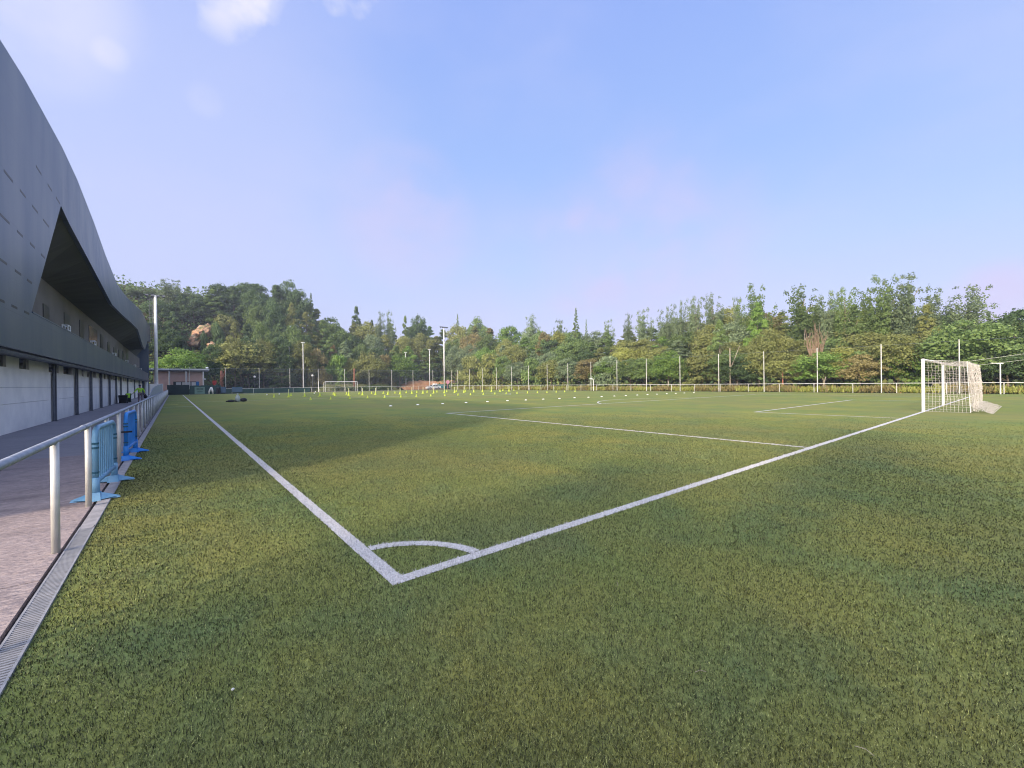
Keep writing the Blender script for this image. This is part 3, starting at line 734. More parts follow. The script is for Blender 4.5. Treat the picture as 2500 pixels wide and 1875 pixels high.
def skin_obj(name, verts, edges, radii, m, parent, sub=2, root=0):
    me = bpy.data.meshes.new(name); me.from_pydata(verts, edges, []); me.materials.append(m)
    o = bpy.data.objects.new(name, me); COL.objects.link(o); o.parent = parent
    md = o.modifiers.new('skin', 'SKIN'); md.use_smooth_shade = True
    sk = me.skin_vertices[0].data
    for i, r in enumerate(radii):
        sk[i].radius = (r, r) if not isinstance(r, tuple) else r; sk[i].use_root = (i == root)
    s = o.modifiers.new('sub', 'SUBSURF'); s.levels = sub; s.render_levels = sub
    return o
def person():
    root = empty('person', (-4.05, 55.6, .012), math.radians(8))
    tag(root, 'person in a yellow-green hi-vis jacket and cap walking away with bags', 'person')
    # faces +Y (walks away from the camera)
    V = [(0, 0, .96), (0, .01, 1.12), (0, .02, 1.30), (0, .02, 1.44), (0, .03, 1.54),
         (-.09, 0, .92), (-.11, .05, .50), (-.11, -.03, .09), (-.11, .10, .04),
         (.09, 0, .92), (.12, -.10, .52), (.13, -.28, .16), (.13, -.20, .06),
         (-.19, .02, 1.43), (-.36, .03, 1.20), (-.50, .08, .98), (-.55, .10, .92),
         (.19, .02, 1.43), (.33, -.01, 1.18), (.36, .02, .93), (.37, .03, .86),
         (0, .03, 1.60), (0, .03, 1.70)]
    E = [(0, 1), (1, 2), (2, 3), (3, 4), (0, 5), (5, 6), (6, 7), (7, 8), (0, 9), (9, 10), (10, 11), (11, 12), (3, 13), (13, 14), (14, 15), (15, 16), (3, 17), (17, 18), (18, 19), (19, 20), (4, 21), (21, 22)]
    R = [(.15, .11), (.14, .10), (.17, .11), (.13, .09), .055, .095, .065, .045, .04, .095, .065, .045, .04, .07, .045, .035, .03, .07, .045, .035, .03, .085, .09]
    skin_obj('body', V, E, R, M['skin'], root)
    V2 = [(0, 0, .98), (0, .01, 1.12), (0, .02, 1.30), (0, .02, 1.46), (-.19, .02, 1.43), (-.36, .03, 1.20), (-.47, .07, 1.02), (.19, .02, 1.43), (.33, -.01, 1.18), (.355, .01, .98)]
    skin_obj('jacket', V2, [(0, 1), (1, 2), (2, 3), (3, 4), (4, 5), (5, 6), (3, 7), (7, 8), (8, 9)], [(.19, .14), (.18, .13), (.205, .14), (.12, .10), .09, .062, .055, .09, .062, .055], M['hivis'], root)
    V3 = [(0, 0, .96), (-.09, 0, .90), (-.11, .05, .50), (-.11, -.02, .16), (.09, 0, .90), (.12, -.10, .52), (.13, -.26, .22)]
    skin_obj('trousers', V3, [(0, 1), (1, 2), (2, 3), (0, 4), (4, 5), (5, 6)], [(.165, .125), .115, .08, .06, .115, .08, .06], M['trouser'], root)
    V4 = [(0, 0, 1.00), (0, 0, .86)]
    skin_obj('waist_band', V4, [(0, 1)], [(.20, .145), (.20, .145)], M['darkcloth'], root)
    for x, y in ((-.11, .04), (.13, -.24)):
        s = MB(); s.box(x-.05, x+.05, y-.12, y+.15, 0, .10) ; s.build('shoe', M['black'], root, bevel=.03)
    c = MB(); c.lathe([(.108, 0), (.112, .05), (.10, .11), (.06, .145), (.005, .155)], (0, .03, 1.68), 16); c.box(-.07, .07, .12, .22, 1.69, 1.705); c.build('cap', M['navy'], root, smooth=False)
    for z in (1.10, 1.28):
        st = MB(); st.tube([(-.10, -.125-.012, z), (.10, -.137, z)], .018, 8)
        st.build('reflective_stripe', M['hivis_pale'], root)
    for x, n in ((-.56, 1), (.38, -1)):
        for k in range(4):
            f = MB(); f.tube([(x-.03+.02*k, .10 if n > 0 else .03, .93 if n > 0 else .86), (x-.03+.02*k, .11 if n > 0 else .04, .88 if n > 0 else .81), (x-.03+.02*k, .08 if n > 0 else .01, .85 if n > 0 else .78)], .009, 6)
            f.build('finger', M['skin'], root)
    hb = MB(); hb.lathe([(.05, 0), (.14, .03), (.16, .16), (.12, .30), (.05, .36), (.03, .44)], (0, 0, 0), 14)
    o = hb.build('carrier_bag', M['black'], smooth=True); o.location = (-3.63, 55.6, .42); tag(o, 'full black bag hanging from the walking person\'s right hand', 'bag')
person()

# ------------------------------------------------------------ near goal
NB = [M['net']]
def strand_grid(mb, P00, P10, P01, P11, nu, nv, r, sag=(0, 0, 0), seed=0, wob=.012):
    """cords of a net stretched over four corners, drooping by sag"""
    rnd = random.Random(seed)
    P00, P10, P01, P11 = map(Vector, (P00, P10, P01, P11)); S = Vector(sag)
    G_ = {}
    for i in range(nu+1):
        for j in range(nv+1):
            u = i/nu; v = j/nv
            p = P00*(1-u)*(1-v)+P10*u*(1-v)+P01*(1-u)*v+P11*u*v + S*(4*v*(1-v))*(.35+.65*4*u*(1-u))
            if 0 < i < nu and 0 < j < nv: p = p+Vector((rnd.gauss(0, wob), rnd.gauss(0, wob), rnd.gauss(0, wob)))
            p.z = max(.01, p.z); G_[i, j] = p
    for j in range(nv+1): mb.tube([G_[i, j] for i in range(nu+1)], r, 3, False)
    for i in range(nu+1): mb.tube([G_[i, j] for j in range(nv+1)], r, 3, False)
def goal(name, label, x0, x1, yy, face, netdepth, near=True):
    root = empty(name, (x0, yy, 0)); tag(root, label, 'goal', 'football goals')
    off = Vector((-x0, -yy, 0)); r = .06; HZ = 2.44
    fm = MB(); fm.cyl(x0, yy, 0, HZ+.06, r, 16); o = fm.build('goalpost', M['white'], root, smooth=False); o.location = off
    fm = MB(); fm.cyl(x1, yy, 0, HZ+.06, r, 16); o = fm.build('goalpost', M['white'], root); o.location = off
    fm = MB(); fm.tube([(x0, yy, HZ+.0), (x1, yy, HZ+.0)], r, 16); o = fm.build('crossbar', M['white'], root); o.location = off
    return root, off
gx0, gx1 = 26.2, 33.46
root, off = goal('football_goal', 'near white football goal with a full beige net on the goal line at right', gx0, gx1, .06, -1, 2, True)
yb, ybot = -1.35, -2.05
zt = 2.30
nm = MB(); cr_ = .0046
A0, B0 = (gx0, 0, 2.44), (gx1, 0, 2.44); A1, B1 = (gx0, yb, zt), (gx1, yb, zt-.02)
A2, B2 = (gx0-.1, yb-.1, .03), (gx1+.1, yb-.1, .03)
strand_grid(nm, A0, B0, A1, B1, 56, 12, cr_, (0, 0, -.16), 1)                  # top
strand_grid(nm, A1, B1, A2, B2, 56, 19, cr_, (0, -.10, 0), 2, .02)             # back
strand_grid(nm, A0, A1, (gx0, 0, .02), A2, 12, 20, cr_, (.02, 0, 0), 3)        # near side
strand_grid(nm, B0, B1, (gx1, 0, .02), B2, 12, 20, cr_, (0, 0, 0), 4)
for k in range(2):                                                             # gathered folds at the back and on the ground
    y0 = yb-.12-.10*k
    strand_grid(nm, (gx0-.05, y0+.08, .35-.08*k), (gx1+.05, y0+.05, .3), (gx0-.12, ybot-.06*k, .015), (gx1+.1, ybot-.1*k, .015), 40, 5, cr_, (0, 0, 0), 6+k, .04)
strand_grid(nm, (gx0, yb+.02, zt), (gx0+.9, yb-.04, zt), (gx0-.05, yb-.2, .1), (gx0+.8, yb-.3, .03), 14, 18, cr_, (.05, -.05, 0), 12, .04)
o = nm.build('net', M['net'], root); o.location = off
rp = MB()
rp.tube([(gx0, 0, 2.44), (gx0, yb, zt), A2], .010, 6); rp.tube([(gx1, 0, 2.44), (gx1, yb, zt), B2], .010, 6); rp.tube([A1, B1], .010, 6)
o = rp.build('net_rope', M['rope'], root); o.location = off
# guy posts behind the goal with ropes to the net corners
def guypost(x, y, lab):
    q = MB(); q.cyl(x, y, 0, 3.0, .045, 12); q.tube([(x, y, 2.92), (x, y, 3.02)], .05, 12); tag(q.build('guy_post', M['galv_pole']), lab, 'post', 'posts holding the goal net ropes')
    return (x, y, 2.85)
ga = guypost(25.6, -4.6, 'steel post outside the frame that holds the near net rope')
gb = guypost(34.4, -4.8, 'steel post outside the frame that holds the far net rope')
for P_, g_ in ((A1, ga), (B1, gb)):
    rp = MB(); rp.tube([P_, tuple((Vector(P_)+Vector(g_))/2-Vector((0, 0, .04))), g_], .005, 6)
    o = rp.build('guy_rope', M['rope'], root); o.location = off

# far goal
root, off = goal('football_goal', 'far white football goal in front of the far fence', H-3.72, H+3.72, PL-.06, 1, 1.4, False)
nm = MB(); a, b = H-3.72, H+3.72; Y = PL
strand_grid(nm, (a, Y, 2.44), (b, Y, 2.44), (a, Y+1.2, 2.3), (b, Y+1.2, 2.3), 24, 4, .006)
strand_grid(nm, (a, Y+1.2, 2.3), (b, Y+1.2, 2.3), (a, Y+1.9, .02), (b, Y+1.9, .02), 24, 8, .006)
o = nm.build('net', M['net'], root); o.location = off
for x in (a, b):
    q = MB(); q.tube([(x, Y+1.2, 0), (x, Y+1.2, 2.3), (x, Y, 2.44)], .03, 8); o = q.build('net_stanchion', M['white'], root); o.location = off
q = MB(); q.cyl(on_y(778, 945, 102.5).x, 102.5, 0, 2.6, .05, 8); tag(q.build('post', M['white']), 'white free-standing post just left of the far goal', 'post')

# ------------------------------------------------------------ rail fences at the far end and on the right, tall ball-stop posts
def rail_fence(name, label, p0, p1, step, h, first=0.0, rr=.032, panel=None):
    p0 = Vector((*p0, 0)); p1 = Vector((*p1, 0)); d = (p1-p0); Lg = d.length; d.normalize()
    root = empty(name, p0); tag(root, label, 'fence', 'low steel rail fences round the pitch')
    r = MB(); r.tube([Vector((0, 0, h)), d*Lg+Vector((0, 0, h))], rr, 8); r.build('rail', M['galv_pole'], root)
    q = MB(); q.cyl(0, 0, 0, h, .034, 8); me = q.mesh('post', M['galv_pole'])
    t = first
    while t <= Lg+.01: link('post', me, root, d*t); t += step
    if panel:
        a, b, mt, z1 = panel
        w = MB(); n_ = Vector((-d.y, d.x, 0))*.05
        A, B = d*a+n_, d*b+n_
        w.add([A+Vector((0, 0, .05)), B+Vector((0, 0, .05)), B+Vector((0, 0, z1)), A+Vector((0, 0, z1))], [(0, 1, 2, 3)])
        w.build('mesh_panel', mt, root)
    return root
rail_fence('rail_fence', 'low pale rail fence along the right-hand touchline under the trees', (61.3, -30), (61.3, 103.5), 3.87, 1.1, 1.36)
rail_fence('rail_fence', 'low pale rail fence behind the far goal line', (-2.1, 104.3), (61.3, 104.3), 3.95, 1.1, 2.6, panel=(0, 26, M['mesh_green'], 1.06))
# tall poles
poles_r = [(FX, 1.45+6.15*i) for i in range(-3, 17)]
poles_f = [(1.2+6.18*i, FY) for i in range(0, 11)]
root = empty('ball_stop_fence', (FX, -17, 0)); tag(root, 'line of tall thin pale posts with wires along the right-hand side', 'fence', 'tall ball-stop fences')
q = MB(); q.cyl(0, 0, 0, 5.6, .055, 10, .045); pm = q.mesh('post', M['galv_pole'])
for x, y in poles_r: link('post', pm, root, (0, y+17, 0))
w = MB()
for z in (5.45,): w.tube([(0, poles_r[0][1]+17, z), (0, poles_r[-1][1]+17, z)], .006, 4)
w.build('wire', M['galv'], root)
root = empty('ball_stop_fence', (-2, FY, 0)); tag(root, 'tall dark mesh fence on pale posts across the far end', 'fence', 'tall ball-stop fences')
for x, y in poles_f: link('post', pm, root, (x+2, 0, 0))
def mesh_mat():
    m = bpy.data.materials.new('thin_mesh'); m.use_nodes = True
    n = m.node_tree.nodes; l = m.node_tree.links; b = n["Principled BSDF"]; b.inputs["Base Color"].default_value = (.03, .04, .04, 1); b.inputs["Roughness"].default_value = .8
    t = n.new("ShaderNodeBsdfTransparent"); ms = n.new("ShaderNodeMixShader"); ms.inputs[0].default_value = .32
    l.new(t.outputs[0], ms.inputs[1]); l.new(b.outputs[0], ms.inputs[2]); l.new(ms.outputs[0], n["Material Output"].inputs[0]); return m
M['thin'] = mesh_mat()
w = MB(); w.quad((0, .07, .1), (58.0, .07, .1), (58.0, .07, 5.4), (0, .07, 5.4)); w.build('netting', M['thin'], root)
w = MB(); w.tube([(0, .07, 5.42), (65, .07, 5.42)], .012, 4); w.build('wire', M['galv'], root)

# ------------------------------------------------------------ floodlight masts and lamps
def mast(label, x, y, h, r, ladder=True, n=4, grp='floodlight masts'):
    root = empty('floodlight_mast', (x, y, terrain(x, y))); tag(root, label, 'floodlight mast', grp)
    q = MB(); q.tube([(0, 0, 0), (0, 0, h)], [r, r*.72], 16); q.build('mast', M['white'], root, smooth=True)
    q = MB(); q.tube([(-1.3*(n/4), 0, h+.02), (1.3*(n/4), 0, h+.02)], .06, 8); q.box(-1.4*(n/4), 1.4*(n/4), -.25, .25, h+.06, h+.10); q.build('crossarm', M['dark_steel'], root)
    for i in range(n):
        t = (-1.1+2.2*i/(n-1))*(n/4)
        q = MB(); q.add([(t-.2, -.30, h-.16), (t+.2, -.30, h-.16), (t+.2, .05, h-.30), (t-.2, .05, h-.30), (t-.2, -.24, h+.05), (t+.2, -.24, h+.05), (t+.2, .1, h-.02), (t-.2, .1, h-.02)],
                      [(3,2,1,0),(4,5,6,7),(0,1,5,4),(1,2,6,5),(2,3,7,6),(3,0,4,7)]); q.build('floodlight', M['dark_steel'], root)
    if ladder:
        q = MB(); X = -r-.32
        for dx in (-.2, .2): q.tube([(X+dx, 0, 1.0), (X+dx, 0, h-.5)], .022, 6)
        z = 1.1
        while z < h-.5: q.tube([(X-.2, 0, z), (X+.2, 0, z)], .022, 5); z += .32
        z = 2.5
        while z < h-.5:
            pts = [(X+.38*math.cos(t), -.38*abs(math.sin(t)) if False else .38*math.sin(t), z) for t in [math.pi*k/6 for k in range(13)]]
            q.tube(pts, .016, 4, False); z += 1.0
        q.build('ladder', M['dark_steel'], root)
    return root
mast('thick white floodlight mast with a ladder at the end of the stand', -3.62, 91.5, 17.4, .28)
q = MB(); q.box(-4.5, -2.75, 90.6, 92.4, 0, 2.15); tag(q.build('plinth', M['panelwall'], bevel=.03), 'pale concrete plinth round the foot of the thick floodlight mast', 'plinth')
pm2 = on_y(1085, 940, 112)
r2 = mast('slim white floodlight mast rising above the far right corner trees', pm2.x, 112, 19.4, .20, False)
def lamp(px, Y, h, lab, grp='white street lamps beyond the far fence'):
    x = on_y(px, 940, Y).x; root = empty('street_lamp', (x, Y, terrain(x, Y))); tag(root, lab, 'street lamp', grp)
    h2 = h-terrain(x, Y)
    q = MB(); q.tube([(0, 0, 0), (0, 0, h2)], [.12, .08], 10); q.build('pole', M['white'], root)
    q = MB(); q.box(-.45, .45, -.2, .2, h2, h2+.14); q.build('lamp_head', M['lampglow'], root, bevel=.04)
for a in ((679.7, 131, 11.3, 'shortest of the three white street lamps near the far left'), (706.9, 121, 11.9, 'middle one of the three white street lamps near the far left'), (740.8, 112, 12.3, 'tallest of the three white street lamps near the far left'),
          (943.7, 130, 11.0, 'shortest of the three white street lamps right of the far goal'), (991.2, 121, 11.6, 'middle one of the three white street lamps right of the far goal'), (1049.5, 112, 12.1, 'tallest of the three white street lamps right of the far goal')): lamp(*a)
def globe(px, py, Y, lab):
    p = on_y(px, py, Y); g0 = terrain(p.x, Y); root = empty('park_lamp', (p.x, Y, g0)); tag(root, lab, 'park lamp', 'small globe lamps beyond the far fence')
    q = MB(); q.tube([(0, 0, 0), (0, 0, p.z-g0)], .05, 8); q.build('pole', M['dark_steel'], root)
    q = MB(); q.lathe([(.02, -.28), (.2, -.2), (.28, 0), (.2, .2), (.02, .28)], (0, 0, p.z-g0), 12); q.build('globe', M['lampglow'], root, smooth=True)
globe(622, 920, 110, 'small globe lamp between the pavilion and the street lamps')
globe(763, 917, 110, 'small globe lamp just left of the far goal')
# short lamp by the right fence
root = empty('path_lamp', (60.6, -1.35, 0)); tag(root, 'short white lamp post with a flat arm right of the near goal', 'lamp post')
q = MB(); q.cyl(0, 0, 0, 2.95, .045, 10); q.build('pole', M['white'], root)
q = MB(); q.add([(-.10, -.2, 2.9), (.10, -.2, 2.9), (.06, .6, 3.0), (-.06, .6, 3.0), (-.10, -.2, 2.98), (.10, -.2, 2.98), (.06, .6, 3.04), (-.06, .6, 3.04)], [(3,2,1,0),(4,5,6,7),(0,1,5,4),(1,2,6,5),(2,3,7,6),(3,0,4,7)])
q.build('arm', M['white'], root)
c = on_x(1449, 940, 60.8)
q = MB(); q.tube([(60.8, c.y, 0), (60.8, c.y, 1.95), (60.8, c.y+.1, 2.15), (60.8, c.y+.35, 2.28), (60.8, c.y+.9, 2.3)], .05, 8)
tag(q.build('curved_pipe', M['white']), 'white pipe with a bent top standing at the right-hand fence', 'pipe')

# ------------------------------------------------------------ cones and discs
def cone_meshes():
    t = MB(); t.box(-.22, .22, -.22, .22, 0, .035); t.lathe([(.17, .035), (.05, .50), (.045, .52)], n=16)
    tall = t.mesh('cone', M['cone']); p = MB(); p.cyl(0, 0, .50, 1.10, .042, 10); pole = p.mesh('pole', M['cone_pole'])
    s = MB(); s.box(-.13, .13, -.13, .13, 0, .02); s.lathe([(.11, .02), (.03, .30), (.026, .315)], n=14); small = s.mesh('cone', M['cone'])
    d = MB(); d.lathe([(.125, 0), (.12, .012), (.085, .04), (.045, .055), (.04, .055)], n=20); disc = d.mesh('marker_disc', M['disc'], True)
    return tall, pole, small, disc
TALL, CPOLE, SMALL, DISC = cone_meshes()
ORD = ['first', 'second', 'third', 'fourth', 'fifth', 'sixth', 'seventh', 'eighth', 'ninth', 'tenth', 'eleventh', 'twelfth', 'thirteenth', 'fourteenth', 'fifteenth', 'sixteenth', 'seventeenth', 'eighteenth', 'nineteenth', 'twentieth', 'twenty-first', 'twenty-second', 'twenty-third', 'twenty-fourth']
tallpx = [705, 744, 781, 818, 851.6, 885, 917, 947.6, 977, 1005.8, 1033, 1059, 1085, 1110, 1133, 1157, 1178, 1200, 1221, 1243]
for i, px in enumerate(tallpx):
    Y = 60.5+.15*math.sin(i*1.7); x = on_y(px, 960, Y).x
    r_ = empty('slalom_cone', (x, Y, 0), .3*i); tag(r_, f'{ORD[i]} from the left in the row of tall yellow cones with poles', 'training cone', 'tall yellow cones with poles')
    link('cone', TALL, r_); link('pole', CPOLE, r_)
frontpx = [758.5, 807.5, 854, 897.6, 939.4, 979, 1016.6, 1052, 1086.5, 1118.6, 1149, 1180, 1208.6, 1236, 1262.5, 1288, 1312, 1335.5, 1358, 1379, 1404]
for i, px in enumerate(frontpx):
    Y = 45.6+.12*math.sin(i*2.3); x = on_y(px, 968, Y).x
    o = link('training_cone', SMALL, None, (x, Y, 0)); o.rotation_euler.z = .5*i
    tag(o, f'{ORD[i]} from the left in the nearest row of small yellow cones', 'training cone', 'small yellow cones, near row')
backpx = [710.5, 814, 846, 877, 907.6, 936, 964.6, 992, 1018, 1043, 1067, 1091, 1114, 1136, 1228, 1255]
for i, px in enumerate(backpx):
    Y = 68+.2*math.sin(i*1.3); x = on_y(px, 960, Y).x
    o = link('training_cone', SMALL, None, (x, Y, 0)); o.scale = (1.25, 1.25, 1.45)
    tag(o, f'{ORD[i]} from the left in the farthest row of small yellow cones', 'training cone', 'small yellow cones, far row')
p = on_z(669, 970); o = link('training_cone', SMALL, None, (p.x, p.y, 0)); o.scale = (1.3, 1.3, 1.5); tag(o, 'small yellow cone standing alone left of all the cone rows', 'training cone')
discx = [953.4, 1019.7, 1080.7, 1137.7, 1190, 1239, 1284, 1326.6, 1366, 1402.8, 1436.7, 1469, 1500, 1528, 1556, 1581, 1604, 1628, 1650, 1671, 1694]
for i, px in enumerate(discx):
    Y = 26.0+.09*math.sin(i*2.9)-.035*i*0; x = on_y(px, 978, Y).x
    o = link('marker_disc', DISC, None, (x, Y, 0)); o.rotation_euler.z = i
    tag(o, f'{ORD[i]} from the left in the long row of white marker discs', 'marker disc', 'white marker discs in a row')
for px, py, lab in ((651.8, 963.2, 'leftmost of the four small white balls near the far end'), (681.7, 962, 'second from left of the four small white balls near the far end'), (767.3, 960, 'third from left of the four small white balls, beside the far goal'), (770, 956.5, 'farthest of the four small white balls, by the far goal post')):
    p = on_z(px, py+1.5); q = MB(); q.lathe([(.005, 0), (.08, .03), (.11, .11), (.08, .19), (.005, .22)], n=12); o = q.build('ball', M['disc'], smooth=True); o.location = (p.x, min(p.y, 103), .0); tag(o, lab, 'ball', 'white balls near the far end')
# litter on the turf
p = on_z(568.6, 1700); q = MB(); q.lathe([(.002, 0), (.007, .003), (.008, .007), (.005, .010), (.001, .011)], n=7); o = q.build('pebble', M['line']); o.location = (p.x, p.y, .03); tag(o, 'tiny white pebble lying on the dark turf at lower left', 'pebble')
for i, (px, py, lab) in enumerate(((1507, 1430, 'dry pale leaf lying on the turf right of the corner arc'), (2134, 1845, 'pale straw stalk on the turf at the bottom right'), (1724, 1640, 'short pale straw on the turf below the goal line'))):
    p = on_z(px, py, .03); q = MB(); a = .9*i+.5; q.tube([(0, 0, 0), (.03*math.cos(a), .03*math.sin(a), .006), (.06*math.cos(a+.2), .06*math.sin(a+.2), 0)], .0014, 5); o = q.build('straw', M['bark_pale']); o.location = p; tag(o, lab, 'straw')

# kit left on the pitch
p = on_z(567, 980.5)
q = MB(); q.lathe([(.10, 0), (.30, .05), (.33, .16), (.22, .27), (.05, .31)], n=14); o = q.build('kit_bag', M['black'], smooth=True); o.location = (p.x+.85, p.y-1.2, 0); o.scale = (.95, .7, 1.25); tag(o, 'rounded black kit bag right of the pale ball sack on the pitch', 'bag')
q = MB(); q.lathe([(.25, 0), (.45, .04), (.42, .10), (.25, .16), (.05, .18)], n=14); q.tube([(-.5, 0, .05), (.1, .1, .14), (.6, -.1, .05)], .05, 8); o = q.build('kit_bag', M['darkcloth'], smooth=True); o.location = (p.x-.25, p.y-1.4, 0); o.scale = (.8, .7, 1.3); tag(o, 'flat dark bag with straps left of the pale ball sack on the pitch', 'bag')
q = MB(); q.lathe([(.10, 0), (.24, .08), (.22, .40), (.13, .62), (.05, .74), (.08, .84), (.02, .86)], n=14); o = q.build('ball_sack', M['greyrope'], smooth=True); o.location = (p.x+.35, p.y-1.2, 0); tag(o, 'pale upright sack standing between two dark bags on the pitch', 'bag')

# ------------------------------------------------------------ pavilion, screens, banners beyond the far end
def pavilion():
    Y0 = 113.5; xa, xb = on_y(375, 900, Y0).x, on_y(497, 900, Y0).x; z = 5.25
    root = empty('pavilion', (xa, Y0, 0)); off = Vector((-xa, -Y0, 0)); tag(root, 'small pink rendered pavilion with a flat pale roof behind the dark screen', 'pavilion')
    def B(mb, n, m, **k): o = mb.build(n, m, root, **k); o.location = off; return o
    w = MB(); w.box(xa, xb, Y0, Y0+8, 0, z-.3); B(w, 'wall', M['pav_wall'])
    r = MB(); r.box(xa-1.2, xb+1.0, Y0-1.1, Y0+8.5, z-.05, z+.28); B(r, 'roof', M['pav_roof'], bevel=.03)
    r = MB(); r.box(xa-1.0, xb+.8, Y0-.9, Y0-.01, z-.30, z-.055); B(r, 'beam', M['dark_steel'])
    for px in (413, 454, 496):
        x = on_y(px, 900, Y0-.8).x; c = MB(); c.cyl(x, Y0-.8, 0, z-.31, .14, 12); B(c, 'column', M['white'])
    x0, x1 = on_y(423, 935, Y0).x, on_y(486, 935, Y0).x
    f = MB(); f.box(x0, x1, Y0-.05, Y0-.003, 1.55, 2.75); B(f, 'window_frame', M['dark_open'])
    for a, b in ((.10, .30), (.34, .66), (.70, .87)):
        g_ = MB(); g_.box(x0+(x1-x0)*a, x0+(x1-x0)*b, Y0-.07, Y0-.052, 1.65, 2.6); B(g_, 'blind', M['tarp'])
    g_ = MB(); g_.box(x0+(x1-x0)*.89, x0+(x1-x0)*.99, Y0-.12, Y0-.052, 1.6, 2.75); B(g_, 'notice_board', M['blue_box'])
    g_ = MB(); g_.lathe([(.05, -.2), (.25, -.1), (.28, .05), (.15, .2), (.02, .25)], (xb+.6, Y0-.9, z+.5), 10); g_.cyl(xb+.6, Y0-.9, z+.25, z+.4, .04); B(g_, 'floodlight', M['lampglow'])
    g_ = MB(); g_.box(xb+.02, xb+.35, Y0-.3, Y0+.2, 3.1, 3.45); B(g_, 'wall_lamp', M['lampglow'], bevel=.05)
pavilion()
def screen(name, label, pa, pb, Y, z0, z1, m, cat='screen', emblem=False):
    xa, xb = on_y(pa, 950, Y).x, on_y(pb, 950, Y).x
    root = empty(name, (xa, Y, 0)); tag(root, label, cat)
    w = MB(); n_ = 10
    rnd = random.Random(int(pa))
    tops = [z1+rnd.uniform(-.06, .03) if not emblem else z1 for _ in range(n_+1)]
    for i in range(n_):
        x0 = (xb-xa)*i/n_; x1 = (xb-xa)*(i+1)/n_
        w.quad((x0, .02*math.sin(i), z0), (x1, .02*math.sin(i+1), z0), (x1, .02*math.sin(i+1), tops[i+1]), (x0, .02*math.sin(i), tops[i]))
    w.build('sheet', m, root)
    if emblem:
        e = MB(); cx_, cz_ = (xb-xa)*.52, z0+(z1-z0)*.70; a_, b_ = (xb-xa)*.34, (z1-z0)*.17; vs = []
        for k in range(32):
            t = 2*math.pi*k/32; vs.append((cx_+a_*math.cos(t), -.03, cz_+b_*math.sin(t))); 
        for k in range(32):
            t = 2*math.pi*k/32; vs.append((cx_+a_*.82*math.cos(t), -.03, cz_+b_*.62*math.sin(t)))
        e.add(vs, [(k, (k+1) % 32, 32+(k+1) % 32, 32+k) for k in range(32)])
        e.box(cx_-a_*.6, cx_+a_*.6, -.035, -.031, cz_-b_*.22, cz_+b_*.22)
        e.box(cx_-a_*.75, cx_+a_*.75, -.035, -.031, z0+(z1-z0)*.25, z0+(z1-z0)*.34)
        e.build('emblem', M['banner_dark'], root)
screen('windscreen', 'dark green cloth screen on the fence in front of the pavilion', 408, 462, 104.15, .02, 2.0, M['screen_dark'])
screen('windscreen', 'dull green mesh screen between the dark screen and the cloth bundle', 463, 540, 104.18, .02, 1.85, M['mesh_green'])
screen('banner', 'pale green banner with a dark oval emblem on the far fence', 475, 500, 104.02, .10, 1.55, M['banner_green'], 'banner', True)
screen('banner', 'dull blue banner on the fence right of the white cloth bundle', 539, 552, 104.02, .25, 1.5, M['banner_blue'], 'banner')
screen('banner', 'wider dull blue banner on the far fence behind the kit bags', 566, 592, 104.02, .35, 1.45, M['banner_blue'], 'banner')
# white cloth bundle and dark barrel beside it, red slide behind
xa = on_y(522, 955, 103.8).x
w = MB()
w.tube([(-.35, 0, 0), (-.25, .05, .7), (.0, 0, 1.45)], [.16, .13, .08], 8); w.tube([(.35, .05, 0), (.28, 0, .8), (.15, .05, 1.5)], [.14, .16, .08], 8); w.tube([(0, .1, .55), (.1, .1, 1.4)], [.05, .12], 8)
o = w.build('cloth_bundle', M['tarp'], smooth=True); o.location = (xa-.5, 103.7, 0); tag(o, 'white cloth bundle hanging on the far fence near the pavilion', 'cloth')
w = MB(); w.lathe([(.33, 0), (.38, .3), (.38, 1.2), (.34, 1.45), (.3, 1.46)], n=14); o = w.build('barrel', M['black'], smooth=True); o.location = (xa+.75, 103.6, 0); tag(o, 'black barrel right of the white cloth bundle on the far fence', 'barrel')
w = MB(); w.box(-.9, .9, -.5, .5, 0, 1.7); o = w.build('storage_box', M['green_paint'], bevel=.04); o.location = (xa+.4, 107.5, 0); tag(o, 'green storage box behind the white cloth bundle', 'storage box')
w = MB(); w.tube([(0, 0, 0), (0, 0, 2.2)], .22, 10); w.box(-.35, .35, -.2, .2, 2.2, 2.9); o = w.build('red_post', M['red']); o.location = (xa+.55, 110.5, 0); tag(o, 'red post box shape between the tree trunks right of the pavilion', 'post')

